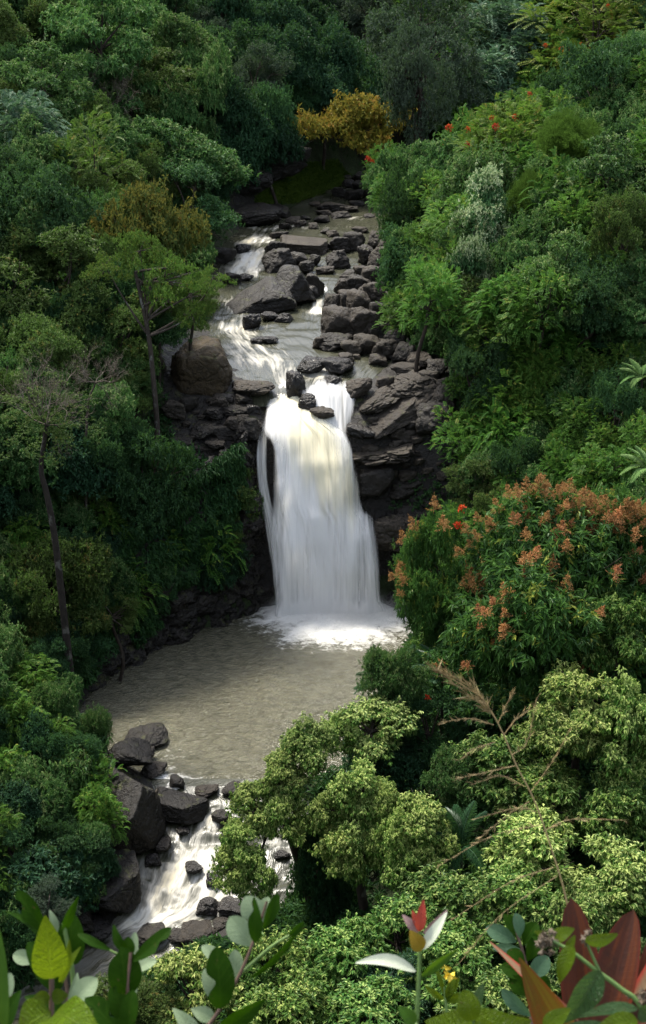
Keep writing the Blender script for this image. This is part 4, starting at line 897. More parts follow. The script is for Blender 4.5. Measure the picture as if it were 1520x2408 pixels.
# ------------------------------------------------------------------ near right bank
NP = [
 ('pale', 655, 1840, 52, 42, 'large loose pale leaved tree with cream drooping foliage in front of the pool outlet', 60, dict(extra=[(722, 1742, 62, 42, 61), (690, 1790, 55, 36, 60.6), (600, 1905, 55, 45, 59.5), (668, 1930, 55, 46, 59), (565, 1985, 50, 42, 58.5), (600, 2050, 52, 52, 58), (660, 1880, 50, 40, 59.6), (545, 2045, 40, 42, 57.8)], base=(at_y(745, 2080, 60.5)[0], 60.5), tw=2.2)),
 ('pale', 845, 1850, 66, 48, 'loose pale tree with hanging leaf clusters right of the cream leaved tree by the outlet', 58.6, dict(extra=[(780, 1905, 50, 44, 58.2), (840, 1930, 56, 46, 57.8), (800, 1995, 56, 50, 57.4), (860, 2010, 44, 50, 57.2), (900, 1890, 44, 44, 58)], base=(at_y(865, 2120, 58.5)[0], 59), tw=2)),
 ('pale', 985, 1925, 70, 46, 'pale tree whose rounded crown stands left of the dark palm fronds', 57, dict(extra=[(930, 1960, 48, 50, 56.7), (1020, 1975, 48, 44, 56.4), (945, 2040, 44, 44, 56)], base=(at_y(990, 2150, 57.5)[0], 58), tw=1.8)),
 ('dark', 745, 2020, 80, 110, 'dark leafy climber covered tree in the shade between the pale crowns', 60, {}),
 ('pale', 870, 1700, 92, 44, 'small cream topped tree with forked pale trunk before the pool', 64, dict(extra=[(805, 1720, 45, 40, 63.5)], base=(at_y(905, 1860, 64)[0], 64.5), bark='L')),
 ('dark', 905, 1775, 95, 62, 'dark green tree under the small cream topped tree', 65, {}),
 ('broad', 925, 1590, 72, 56, 'rounded mid green tree at the pool edge in front of the palm', 66, {}),
 ('teal', 1010, 1700, 80, 70, 'dark leafy tree with a red flower below the flowering tree', 66, {}),
 ('pale', 1365, 1650, 95, 62, 'pale leaved tree with two dark trunks on the right edge', 61, dict(extra=[(1470, 1690, 85, 80, 60), (1320, 1720, 70, 50, 60), (1480, 1800, 60, 60, 59.5)], base=(at_y(1385, 1850, 61.5)[0], 61.5), tw=1.5)),
 ('pale', 1455, 1485, 95, 75, 'greyish green tree on the right edge beside the flowering tree', 65, dict(crown_mat='pale2')),
 ('pale', 1190, 1790, 100, 58, 'light green tree below the flowering tree on the near bank', 61, dict(crown_mat='pale2')),
 ('broad', 1085, 1830, 75, 55, 'fresh green tree between the dark palm and the light green tree', 61, {}),
 ('pale', 1290, 1880, 110, 62, 'light green tree beneath the two dark trunks', 59, dict(crown_mat='pale2')),
 ('pale', 1440, 1900, 100, 66, 'dense light green tree low on the right edge', 58.5, dict(crown_mat='pale2')),
 ('pale', 1260, 2005, 115, 62, 'broad pale crown crossed by the brown grass stalk', 55.5, {}),
 ('pale', 1445, 2055, 110, 62, 'yellowish pale crown on the lower right edge', 54, {}),
 ('pale', 1090, 2120, 120, 60, 'grey green crown below the dark palm fronds', 53.5, dict(crown_mat='pale2')),
 ('pale', 935, 2195, 105, 62, 'grey green crown behind the white leaved sprig', 52, dict(crown_mat='pale2')),
 ('pale', 1235, 2130, 105, 60, 'pale green crown left of the red leaves', 52.5, dict(crown_mat='pale2')),
 ('pale', 1370, 2165, 95, 66, 'lime green crown behind the red leaves', 51.5, {}),
 ('pale', 650, 2265, 100, 60, 'pale bush behind the round leaved sprig', 51, dict(crown_mat='pale2', extra=[(560, 2300, 70, 50, 50)])),
 ('pale', 455, 2310, 105, 62, 'pale crown at the bottom left behind the leathery leaves', 49.5, {}),
 ('pale', 810, 2270, 115, 66, 'dull green crown at the bottom middle', 49.5, dict(crown_mat='pale2')),
 ('pale', 690, 2370, 110, 60, 'lower pale crown at the bottom middle', 47, dict(crown_mat='pale2')),
 ('dark', 925, 2315, 95, 50, 'dark crown in shade at the bottom middle', 49, {}),
 ('pale', 1080, 2270, 115, 60, 'grey green crown at the bottom between the white sprig and the red leaves', 49, dict(crown_mat='pale2')),
 ('pale', 870, 2400, 120, 56, 'lowest pale crown at the bottom edge', 46, dict(crown_mat='pale2')),
 ('pale', 1180, 2380, 120, 60, 'lowest green crown near the bottom right', 46, dict(crown_mat='pale2')),
 ('broad', 1440, 2290, 110, 70, 'shaded green crown behind the red leaves at the lower right corner', 48.5, {}),
 ('olive', 300, 2370, 100, 60, 'olive bush at the bottom left edge of the rapids', 49, {}),
 ('shrub', 120, 1860, 120, 90, 'leafy shrub with light green leaves left of the biggest boulder', 66, {}),
 ('shrub', 50, 1960, 90, 90, 'lower leafy shrub on the left edge beside the biggest boulder', 63, {}),
 ('fern_shrub', 215, 1850, 60, 55, 'ferny shrub hanging over the biggest boulder', 66, {}),
 ('fern_shrub', 235, 1905, 46, 50, 'ferny shrub drooping over the left side of the biggest boulder', 63.5, {}),
 ('shrub', 175, 2010, 55, 50, 'leafy shrub between the biggest boulder and the cube like boulder', 62, {}),
 ('dark_shrub', 90, 2080, 110, 70, 'dark shaded shrub left of the cube like boulder', 60, {}),
 ('grey', 110, 2125, 60, 40, 'fine twiggy grey shrub in front of the black rock on the left', 57, {}),
 ('teal', 55, 1720, 70, 60, 'dark bluish shrub at the foot of the leaning trunk', 70, {}),
 ('shrub', 215, 1720, 40, 48, 'light green shrub beside the blocky black boulder', 71, {}),
]
for key, px, py, rx, ry, lab, y, kw in NP:
    kw = dict(kw)
    if kw.get('crown_mat'): kw['crown_mat'] = LM[kw['crown_mat']]
    if kw.get('bark'): kw['bark'] = M_BARKL
    isb = 'shrub' in key or 'bush' in lab
    Tp(key, px, py, rx, ry, lab, y=y, cat='bush' if isb else 'tree', name='bush' if isb else 'tree', **kw)
# second dark trunk of the pale tree on the right edge
# ------------------------------------------------------------------ the flowering tree (mango)
mt = Tp('mango', 1275, 1365, 235, 175, 'large tree covered in salmon orange flower sprays and yellow young leaves right of the pool', y=69, tw=1.5,
        extra=[(1035, 1345, 90, 120, 71), (1160, 1530, 140, 85, 68), (1440, 1330, 150, 150, 69.5), (1400, 1480, 110, 80, 68), (1085, 1450, 75, 90, 70)], base=(at_y(1375, 1680, 68)[0], 69))
M_PANI = leaf_mat('salmon_panicles', [(.40, .165, .07), (.49, .235, .10), (.56, .31, .14)], None, 0, .3, fresh=False, warm=True)
pg = np.random.default_rng(4)
def panicle(seed):
    r = np.random.default_rng(seed); C = []; A = []; H = .50
    for k in range(46):
        t = r.uniform(0, 1); rad = .27 * (1 - t) + .02; a = r.uniform(0, 6.28); n = 7
        for q in np.linspace(.15, 1, n):
            C.append([rad * q * math.cos(a), rad * q * math.sin(a), H * t + .14 * q * rad]); A.append(nrm(np.array([math.cos(a), math.sin(a), .8]) + r.normal(size=3) * .7))
    C = np.array(C); A = np.array(A); V, F = leaf_quads(C, A, nrm(r.normal(size=C.shape)), r.uniform(.035, .075, len(C)), r.uniform(.018, .034, len(C)))
    mb = MB(); mb.tube(np.array([[0, 0, -.15], [0, 0, .3], [0, 0, .66]]), [.012, .010, .005], 4)
    for k in range(14): z_ = k / 14 * .55; a = k * 2.4; mb.tube(np.array([[0, 0, z_], [.18 * (1 - z_) * math.cos(a), .18 * (1 - z_) * math.sin(a), z_ + .06]]), [.008, .004], 3)
    V0, F0 = mb.arrays()
    return mesh_np('flower_spray', np.concatenate([V0, V]), np.concatenate([F0[:, :3], F0[:, [0, 2, 3]], F + len(V0)]), False)
PAN = [panicle(k) for k in range(4)]
for p_ in PAN: p_.materials.append(M_PANI)
mo = np.array(mt.location); cand = []
for ch in [c for c in mt.children if c.name.startswith('crown')]:
    pr_ = [p for p in PR['mango'] if p.me == ch.data][0]
    ca, sa = math.cos(ch.rotation_euler.z), math.sin(ch.rotation_euler.z); q = pr_.tips * np.array(ch.scale)
    q = np.stack([q[:, 0] * ca - q[:, 1] * sa, q[:, 0] * sa + q[:, 1] * ca, q[:, 2]], 1) + np.array(ch.location)
    o_ = pr_.out; o_ = np.stack([o_[:, 0] * ca - o_[:, 1] * sa, o_[:, 0] * sa + o_[:, 1] * ca, o_[:, 2]], 1)
    ctr = np.array([0, 0, (pr_.top + pr_.bot) / 2 * ch.scale[2]]) + np.array(ch.location)
    e = (q - ctr) / np.array([pr_.ext * ch.scale[0]] * 2 + [(pr_.top - pr_.bot) / 2 * ch.scale[2]])
    m_ = (np.linalg.norm(e, axis=1) > .78) & (o_[:, 2] > -.2) & (o_[:, 1] < .25); cand.append(np.concatenate([q[m_], o_[m_]], 1))
cand = np.concatenate(cand); pp = proj(cand[:, :3] + mo)
dens = fbm(cand[:, :3] * .55, 3, 5) + .42 * sstep(1440, 1200, pp[:, 1]) - .12 * sstep(1380, 1500, pp[:, 0]) 
cand = cand[np.argsort(-(dens + pg.uniform(-.25, .25, len(dens))))]; pick = []
for c_ in cand:
    if all(np.linalg.norm(c_[:3] - q[:3]) > .36 for q in pick): pick.append(c_)
    if len(pick) >= 270: break
pick = sorted(pick, key=lambda c_: c_[1]); rest_V, rest_F, o_ = [], [], 0
for k, c_ in enumerate(pick):
    u_ = nrm(c_[3:] * .6 + np.array([0, 0, .7])); q_ = Vector(u_).to_track_quat('Z', 'Y'); s_ = pg.uniform(.75, 1.35) * 1.2; p_ = c_[:3] + nrm(c_[3:]) * .18
    if k < 98: obj('flower_spray', PAN[k % 4], None, mt, p_, s_, q_.to_euler()); continue
    me_ = PAN[k % 4]; v_ = np.zeros(len(me_.vertices) * 3, np.float32); me_.vertices.foreach_get('co', v_); f_ = np.zeros(len(me_.loops), np.int32); me_.loops.foreach_get('vertex_index', f_)
    rest_V.append((v_.reshape(-1, 3) * s_) @ np.array(q_.to_matrix()).T + p_); rest_F.append(f_.reshape(-1, 3) + o_); o_ += len(me_.vertices)
tag(obj('flower_sprays', mesh_np('flower_sprays', np.concatenate(rest_V), np.concatenate(rest_F), False), M_PANI, mt), kind='stuff')

# ------------------------------------------------------------------ red blossoms of the slope trees
M_RED = leaf_mat('red_petals', [(.38, .02, .008), (.50, .035, .012), (.58, .07, .02)], None, 0, .25, fresh=False, warm=True)
rb = np.random.default_rng(8); V, F = rosettes(rb.normal(size=(26, 3)) * .16, nrm(rb.normal(size=(26, 3)) + np.array([0, 0, .5])), 4, .20, .12, .7, 0, rb)
RED = mesh_np('red_blossom', V, F, False); RED.materials.append(M_RED)
def host(label): return [o for o in COL.objects if o.get('label') == label][0]
def red_on(tree, spots, depth_off=-1.0, sc=1.0):
    ch = [c for c in tree.children if c.name.startswith('crown')][0]; M = Matrix.Translation(tree.location) @ Matrix.LocRotScale(ch.location, ch.rotation_euler, ch.scale)
    v = np.zeros(len(ch.data.vertices) * 3, np.float32); ch.data.vertices.foreach_get('co', v); v = v.reshape(-1, 3)[::4]
    Wv = v @ np.array(M.to_3x3()).T + np.array(M.translation); pj = proj(Wv)
    for px, py in spots:
        d2 = (pj[:, 0] - px) ** 2 + (pj[:, 1] - py) ** 2; near = np.argsort(d2)[:40]; k = near[np.argmin(pj[near, 2])]
        obj('red_blossom', RED, None, tree, Wv[k] - np.array(tree.location) + np.array([0, -.25, .15]), rb.uniform(.8, 1.25) * sc * .6, (0, 0, rb.uniform(0, 6)))
red_on(host('yellow green tree in the top right with a few red flowers'), [(1420, 15), (1275, 110), (1320, 112), (1335, 115), (1360, 112), (1385, 108)])
red_on(host('bright yellow green tree with red blossoms near the river bend'), [(1150, 282), (1165, 305), (1210, 280), (1090, 300), (1265, 130), (1100, 345)])
red_on(host('bright green young tree near the river bend'), [(1046, 292), (1032, 340)], sc=1.2)
red_on(host('dark leafy tree with a red flower below the flowering tree'), [(1008, 1640)], sc=.7)
red_on(mt, [(1140, 1185), (1148, 1180), (1100, 1237), (1262, 1478)], sc=.7)
tl_ = Tp('bright', 905, 390, 45, 40, 'light green tree with scarlet flowers leaning over the river bend', y=150)
red_on(tl_, [(868, 378), (878, 380)], sc=1.3)

# ------------------------------------------------------------------ bare twigs, leaning trunks
def twigs(seed, n1=9, depth=4, up=.55, size=1.0, r0=.03):
    r = np.random.default_rng(seed); mb = MB()
    def go(p, d, L, rad, k):
        e = p + d * L; m = (p + e) / 2 + r.normal(size=3) * .09 * L
        mb.tube(np.array([p, m, e]), [rad, rad * .8, rad * .6], 4 if k > 2 else 3)
        if k == 0: return
        for _ in range(3 if k > 1 else 4): go(e if r.random() < .7 else m, nrm(d + r.normal(size=3) * .62 + np.array([0, 0, up * .35])), L * r.uniform(.55, .85), rad * .6, k - 1)
    for _ in range(n1): go(np.zeros(3), nrm(r.normal(size=3) * np.array([1, 1, .5]) + np.array([0, 0, up])), size * r.uniform(.7, 1.1), r0, depth)
    return mb
BARE = [twigs(k).mesh('branches') for k in (1, 2, 3)]
for b_ in BARE: b_.materials.append(M_TWIG)
def bare_tree(px, py, r, label, y, trunk, cat='tree', k=0, tw=.16):
    c = at_y(px, py, y); s = proj(c)[0, 2] / FPX; tp = np.array([at_y(a, b, yy) for a, b, yy in trunk]); gz = float(T(tp[0, 0], tp[0, 1])[0])
    tp[0, 2] = min(tp[0, 2], gz); root = empty('bare_tree', tp[0], label, cat)
    mb = MB(); q = spline(np.vstack([tp, c]), 22) - tp[0]; mb.tube(q, np.linspace(tw, tw * .45, 22), 8)
    obj('trunk', mb.mesh('trunk'), M_BARKL, root)
    obj('branches', BARE[k % 3], None, root, c - tp[0], (r * s / 2.0, r * s / 2.0, r * s / 1.7), (0, 0, k * 2.1))
    return root
M_LEAN = bark_mat('bark_leaning', (.012, .010, .009), (.034, .027, .022), (.085, .08, .07))
lt = bare_tree(110, 1000, 125, 'tall leaning dark trunk in front of the pool with bare grey branches at its top', 76, [(193, 1745, 76), (172, 1630, 76), (152, 1460, 76), (130, 1270, 76), (110, 1160, 76), (97, 1100, 76)], tw=.25)
for ch in lt.children:
    if ch.name.startswith('trunk'): ch.data.materials[0] = M_LEAN
for a_, b_, r_ in [(70, 960, 85), (165, 985, 80), (110, 1050, 90)]:
    p_ = PR['twiggy'][int(a_) % 2]; c_ = at_y(a_, b_, 76.3) - np.array(lt.location); k_ = r_ * 84 / FPX / p_.ext; obj('crown', p_.me, None, lt, c_, (k_, k_, k_ * .8), (0, 0, a_))
bare_tree(240, 255, 85, 'leafless grey twiggy tree on the upper left slope', 135, [(250, 330, 135), (246, 300, 135)], k=1, tw=.15)
bare_tree(485, 545, 55, 'leafless thicket at the left edge of the river', 128, [(480, 590, 128), (482, 570, 128)], k=2, tw=.1, cat='bush')
bare_tree(225, 900, 75, 'leafless grey twigs rising above the olive trees on the left', 84, [(190, 1060, 84), (205, 980, 84)], k=1, tw=.1)
tt = Tp('airy', 410, 660, 70, 42, 'tall dark trunked tree with sparse yellow green leaves left of the big brown boulder', y=92, bark=M_BARKL, crown_mat=LM['dull'], tw=1.3,
        base=tuple(at_y(372, 1105, 92)), trunk_pts=[at_y(a, b, 92) for a, b in [(372, 1110), (370, 1000), (360, 880), (350, 790), (330, 690), (318, 640)]],
        extra=[(250, 630, 55, 30, 92), (330, 590, 60, 36, 93), (500, 655, 50, 26, 92), (455, 740, 45, 26, 91.5)])
vt = Tp('grey', 985, 190, 80, 110, 'slender dark trunked tree standing before the grey feathery tree', y=150, trunk_pts=[at_y(a, b, 150) for a, b in [(998, 470), (992, 350), (990, 250), (985, 120)]], base=tuple(at_y(998, 470, 150)), tw=2.0)

# ------------------------------------------------------------------ palms and ferns
M_PALM = leaf_mat('palm_leaflets', [(.020, .060, .024), (.032, .082, .032), (.050, .11, .042)], None, 0, .3, .4, .5)
M_PALE_FERN = leaf_mat('fern_leaflets', [(.10, .17, .05), (.15, .22, .07), (.21, .28, .10)], None, 0, .3)
def frond(seed, L, n, ll, lw, arch, mat):
    r = np.random.default_rng(seed); t = np.linspace(0, 1, 24); pts = np.stack([t * L * .86, 0 * t, L * (.55 * t - arch * t ** 2.2)], 1); mb = MB(); mb.tube(pts, np.linspace(.028, .006, 24) * L / 2.4, 4); V0, F0 = mb.arrays()
    tt_ = np.linspace(.16, .99, n); P = np.stack([np.interp(tt_, t, pts[:, k]) for k in range(3)], 1); D = nrm(np.gradient(P, axis=0)); S = np.array([0, 1., 0]); Vs = [V0]; Fs = [np.concatenate([F0[:, :3], F0[:, [0, 2, 3]]])]; o = len(V0)
    for sg in (-1, 1):
        A = nrm(S * sg + D * (.5 + .5 * tt_[:, None]) + np.array([0, 0, .18]) - np.array([0, 0, .55]) * tt_[:, None] + r.normal(size=P.shape) * .06)
        l = ll * np.sin(np.pi * (tt_ * .86 + .12)) ** .6 * r.uniform(.9, 1.08, n); V, F = leaf_quads(P, A, np.tile(np.array([[0, -sg * .2, 1.]]), (n, 1)), l, np.full(n, lw)); Vs.append(V); Fs.append(F + o); o += len(V)
    me = mesh_np('frond', np.concatenate(Vs), np.concatenate(Fs), False); me.materials.append(mat); return me
PF = [frond(k, 2.6, 44, .62, .05, a, M_PALM) for k, a in enumerate((.55, .8, .35))]; FF = [frond(9 + k, 1.9, 34, .34, .09, a, M_PALE_FERN) for k, a in enumerate((.4, .65))]
def frond_plant(name, px, py, y, label, cat, F, angs, sc, stem_h):
    P = at_y(px, py, y); gz = float(T(P[0], P[1])[0]); rt = empty(name, (P[0], P[1], gz), label, cat); h = max(P[2] - gz, stem_h); mb = MB()
    mb.tube(spline(np.array([[0, 0, -.3], [.05, 0, h * .5], [0, 0, h]]), 8), np.linspace(.12, .07, 8) * sc, 7); obj('trunk', mb.mesh('trunk'), M_BARK, rt)
    for k, (a, tilt, s_) in enumerate(angs): obj('frond', F[k % len(F)], None, rt, (0, 0, h), sc * s_, (R((k * 37) % 20 - 10), R(tilt), R(a)))
    return rt
frond_plant('palm', 950, 1625, 67.5, 'feathery palm arching over the pool edge behind the rounded green tree', 'palm', PF, [(175, -20, 1.1), (160, -5, 1.1), (200, 0, 1.15), (215, 15, 1.1), (120, -40, 1), (60, -50, 1), (30, -25, 1), (-20, -10, 1), (180, -55, 1), (90, -62, .9), (250, 5, 1)], 1.0, 1.5)
frond_plant('palm', 1040, 1600, 68, 'second feathery palm half hidden by the flowering tree', 'palm', PF, [(170, -50, 1), (130, -60, 1), (60, -60, 1), (200, -30, 1), (20, -40, 1), (250, -10, 1)], .9, 1.5)
frond_plant('palm', 1085, 1990, 56.8, 'dark palm between the pale crowns of the near bank', 'palm', PF, [(100, -50, 1), (60, -62, 1.1), (190, -20, 1), (215, 10, 1.1), (250, 10, 1), (20, -40, 1), (140, -60, 1), (300, 0, 1)], .8, 1.5)
frond_plant('fern', 1510, 890, 88, 'upper pale tree fern on the right edge of the slope', 'fern', FF, [(180, -15, 1), (200, 0, 1), (160, -25, 1), (230, 10, 1), (120, -30, 1), (60, -30, 1), (290, 0, 1)], .9, .6)
frond_plant('fern', 1525, 1105, 79, 'lower pale yellowish tree fern on the right edge above the flowering tree', 'fern', FF, [(180, -20, 1.2), (200, -5, 1.2), (165, -35, 1.1), (225, 5, 1.1), (130, -40, 1), (270, 0, 1)], .9, .6)

# ------------------------------------------------------------------ undergrowth, moss and hanging leaves (nobody could count them)
ug = np.random.default_rng(21); n = 240000
q = ug.uniform(0, 1, n); y = 1 / (1 / 38 * (1 - q) + 1 / 215 * q); x = ug.uniform(-1, 1, n) * (y * .27 + 5)
d = np.maximum(XL(y) - x, x - XR(y)); keep = (d > .35) | (y > 172); x, y, d = x[keep], y[keep], d[keep]
z = T(x, y); Pq = np.stack([x, y, z], 1); pj = proj(Pq); bad = np.zeros(len(x), bool)
for poly in ROCKY: bad |= in_poly(pj[:, 0], pj[:, 1], poly) & (d < 16)
patch = fbm(Pq * .35, 3, 9); keep = ~bad & (ug.uniform(0, 1, len(x)) < .62 + patch); Pq = Pq[keep]; d = d[keep]
mound = np.clip(.55 + 1.0 * fbm(Pq * np.array([.5, .5, 0]), 3, 12), .05, 1.6) * sstep(.2, 2.0, d)
C = Pq.copy(); C[:, 2] += mound * ug.uniform(.3, 1, len(C)); C = C[:115000]
out = nrm(ug.normal(size=C.shape) * .6 + np.array([0, -.25, .8]))
V, F = rosettes(C, out, 5, .44, .15, .65, .3, ug)
tag(obj('undergrowth', mesh_np('undergrowth', V, F, False), LM['ground']), 'low leafy undergrowth covering both slopes of the valley', 'undergrowth', kind='stuff')
a = ug.uniform(600, 830, 9000); b = ug.uniform(375, 480, 9000); k = in_poly(a, b, [(590, 478), (640, 440), (690, 395), (790, 380), (830, 425), (760, 455), (690, 482), (640, 495)])
C = np.array([hit(p_, q_) for p_, q_ in zip(a[k], b[k])]); C = C[(C[:, 1] < 185)]; C[:, 2] += ug.uniform(0, .25, len(C)); V, F = rosettes(C, nrm(ug.normal(size=C.shape) * .5 + np.array([0, -.3, .8])), 6, .32, .10, .6, .1, ug)
tag(obj('grass', mesh_np('grass', V, F, False), LM['lime']), 'mossy green grass bank at the head of the river', 'grass', kind='stuff')
wl, wh = WALLP.shape[:2]
def wall_leaves(name, i0, i1, v0, v1, n, label, L=.34):
    a = ug.uniform(i0, i1, n); b = ug.uniform(0, 1, n) ** .8 * (v1 - v0) + v0; ii = (a * (wl - 1)).astype(int); jj = (np.clip(b, 0, 1) * (wh - 1)).astype(int)
    C = WALLP[ii, jj] - WALLN[ii] * ug.uniform(0, .35, n)[:, None]; k = fbm(C * .45, 3, 15) + .9 * (b - v0) / (v1 - v0) > .18 + ug.uniform(0, .25, n); C = C[k]; N = -WALLN[ii][k]
    V, F = rosettes(C, nrm(N * .8 + ug.normal(size=C.shape) * .35 + np.array([0, 0, .25])), 6, L, L * .33, .55, .7, ug); tag(obj(name, mesh_np(name, V, F, False), LM['ground']), label, 'foliage', kind='stuff')
wall_leaves('cliff_foliage', .0, .44, .22, 1.0, 9000, 'dark hanging leaves and ferns on the shaded cliff left of the pool', .40)
wall_leaves('cliff_moss', .80, 1.0, .45, 1.0, 1300, 'small plants growing on the dark cliff right of the fall', .22)
# ------------------------------------------------------------------ foreground plants on the lookout's edge (1 to 2 m from the lens)
def big_leaf_mat(name, c0, c1, vein, nv=9.0, vb=.4, trans=.4, tcol=(.22, .34, .03), rough=.35, edge=None, ek=.85, spots=True, spec=.12, streak=None):
    s = NT(name); uv = s.n('UVMap', {'uv_map': 'UVMap'}, 0); sp = s.n('SeparateXYZ', None, None, Vector=uv); u, v = sp.outputs[0], sp.outputs[1]
    au = s.math('ABSOLUTE', u); geo = s.n('NewGeometry', None, 0)
    ph = s.math('SUBTRACT', s.math('MULTIPLY', v, nv), s.math('MULTIPLY', au, 1.6)); w = s.math('ABSOLUTE', s.math('SUBTRACT', s.math('FRACT', ph), .5))
    line = s.mapr(w, .38, .5); mid = s.mapr(au, .06, .015); vn = s.math('MAXIMUM', s.math('MULTIPLY', line, .8), mid)
    nz = s.noise(geo, 60, 4, .6); col = s.ramp(nz, [(.35, c0), (.65, c1)]); col = s.mix(s.math('MULTIPLY', vn, .7), col, vein)
    if streak: col = s.mix(s.mapr(s.noise(s.n('Mapping', None, 0, Vector=uv, Scale=(2.6, .9, 1)), 1, 3, .5, .4), .48, .66), col, streak)
    if spots: col = s.mix(s.mapr(s.noise(geo, 210, 2), .68, .74, 0, .7), col, (.06, .04, .015))
    if edge: col = s.mix(s.mapr(au, ek - .45, ek + .12), col, edge)
    cell = s.n('TexVoronoi', {'feature': 'DISTANCE_TO_EDGE'}, 0, Vector=s.n('Mapping', None, 0, Vector=uv, Scale=(7, 16, 1)), Scale=1.0)
    h = s.math('ADD', s.math('MULTIPLY', vn, -1.0), s.math('MULTIPLY', s.mapr(cell, 0, .25), .45)); bp = s.n('Bump', None, 0, Strength=vb, Distance=.002, Height=h)
    p = s.n('BsdfPrincipled', None, 0, Base_Color=col, Roughness=rough, Normal=bp, Specular_IOR_Level=spec); t = s.n('BsdfTranslucent', None, 0, Color=s.mix(.6, col, tcol), Normal=bp)
    return s.out(s.n('MixShader', None, 0, Fac=trans, i1=p, i2=t))
GL = {
 'veined': big_leaf_mat('veined_leaf', (.055, .100, .004), (.082, .135, .006), (.12, .18, .018), 9, .9, .42, (.19, .26, .006)),
 'veinedg': big_leaf_mat('veined_green_leaf', (.022, .055, .018), (.040, .080, .028), (.08, .11, .05), 10, 1.0, .25, (.12, .22, .03)),
 'wax': big_leaf_mat('waxy_leaf', (.007, .024, .001), (.011, .034, .0015), (.018, .044, .003), 6, .12, .28, (.035, .10, .001), .6, spec=.04),
 'under': big_leaf_mat('pale_underside', (.135, .185, .105), (.18, .235, .14), (.20, .255, .155), 7, .25, .25, (.25, .35, .15), .5),
 'blue': big_leaf_mat('bluish_leaf', (.035, .075, .040), (.055, .105, .058), (.075, .13, .075), 6, .12, .25, (.06, .14, .03), .5),
 'white': big_leaf_mat('silvery_leaf', (.36, .39, .30), (.41, .44, .345), (.37, .40, .31), 8, .2, .15, (.4, .45, .25), .5, spots=False),
 'redtip': big_leaf_mat('red_shoot', (.22, .030, .022), (.32, .055, .035), (.20, .03, .03), 7, .3, .4, (.5, .08, .03), spots=False),
 'mauve': big_leaf_mat('mauve_shoot', (.20, .13, .13), (.28, .19, .18), (.2, .12, .12), 7, .3, .3, (.3, .15, .1), spots=False),
 'amber': big_leaf_mat('amber_leaf', (.16, .095, .006), (.13, .105, .010), (.2, .14, .02), 7, .2, .4, (.30, .19, .012), .5),
 'ti': big_leaf_mat('ti_leaf', (.022, .010, .006), (.045, .013, .006), (.045, .014, .007), 26, .15, .40, (.17, .035, .010), .45, edge=(.17, .012, .008), ek=1.2, streak=(.085, .022, .006), spec=.2),
 'tig': big_leaf_mat('orange_ti_leaf', (.060, .046, .007), (.10, .034, .008), (.05, .04, .010), 26, .15, .28, (.16, .075, .010), .42, edge=(.22, .022, .012), ek=1.15, streak=(.10, .085, .010), spec=.12),
 'tip': big_leaf_mat('pale_ti_leaf', (.15, .10, .055), (.18, .12, .07), (.14, .07, .04), 20, .1, .3, (.4, .3, .15), .4, edge=(.25, .03, .02)),
 'blade': big_leaf_mat('blade_leaf', (.020, .058, .005), (.032, .080, .007), (.04, .09, .012), 1, .1, .4, (.10, .19, .006), .45),
}
def smat(n, c):
    s = NT(n); g = s.n('NewGeometry', None, 0); col = s.ramp(s.noise(g, 90, 3), [(.3, tuple(v * .7 for v in c)), (.7, c)]); return s.out(s.n('BsdfPrincipled', None, 0, Base_Color=col, Roughness=.6))
S_BROWN = smat('stem_brown', (.10, .055, .035)); S_GREEN = smat('stem_green', (.09, .16, .03)); S_STRAW = smat('straw', (.27, .19, .075)); S_BUR = smat('dry_bur', (.075, .05, .025)); S_YEL = smat('yellow_petal', (.7, .5, .03))
PROF = {'ti': lambda t: np.sin(np.pi * t ** 1.15) ** .58, 'ovate': lambda t: np.sin(np.pi * t ** .72) ** .85 * (1 - .1 * t), 'round': lambda t: np.sin(np.pi * t ** .95) ** .55, 'lance': lambda t: np.sin(np.pi * t ** .8) ** .9, 'obov': lambda t: np.sin(np.pi * t ** 1.35) ** .62, 'blade': lambda t: np.clip(np.sin(np.pi * (t * .84 + .16)) ** .6, 0, 1) * (1 - t ** 9)}
def fleaf(root, b, t, wpx, mat, prof='ovate', roll=0, bend=0., arch=.06, cup=.25, d=1.4, dt=None, bites=(), wave=.0, label=None):
    A = at_d(*b, d); Bp = at_d(*t, dt or d); ax = Bp - A; L = np.linalg.norm(ax); ax /= L; v = nrm((A + Bp) / 2 - np.array([0, 0, CAM_H])); S = nrm(np.cross(ax, v)); N = np.cross(S, ax); N = N if N @ v < 0 else -N
    c, s_ = math.cos(R(roll)), math.sin(R(roll)); S, N = S * c + N * s_, N * c - S * s_
    nu, nv = 22, 15; T_, U_ = np.meshgrid(np.linspace(0, 1, nu), np.linspace(-1, 1, nv), indexing='ij'); T_, U_ = T_.ravel(), U_.ravel(); W = (.98 if mat in ('ti', 'tig') else .78 if mat == 'tip' else .84) * wpx * d / FPX / 2 * PROF[prof](np.clip(T_, 0, 1)) + .0006
    k = np.sin(np.pi * T_)
    U2 = U_.copy()
    for (bt, bs, br) in bites:                       # leaf edges eaten away
        m = np.exp(-((T_ - bt) / br) ** 2); U2 = np.where(np.sign(U_) == np.sign(bs), U_ * (1 - .75 * m), U2)
    P = A + ax * (T_ * L)[:, None] + S * (U2 * W + bend * L * k)[:, None] + N * (arch * L * k + cup * W * np.abs(U2) ** 1.4 + wave * W * np.sin(T_ * 17 + 2 * np.sign(U_)) * np.abs(U_) - .10 * L * T_ ** 2)[:, None]
    me = mesh_np('leaf', P - np.array(root.location), grid_faces(nu, nv)); uvs(me, np.stack([U2, T_], 1)); o = obj('leaf', me, GL[mat], root)
    if label: o['label'] = label
    return o
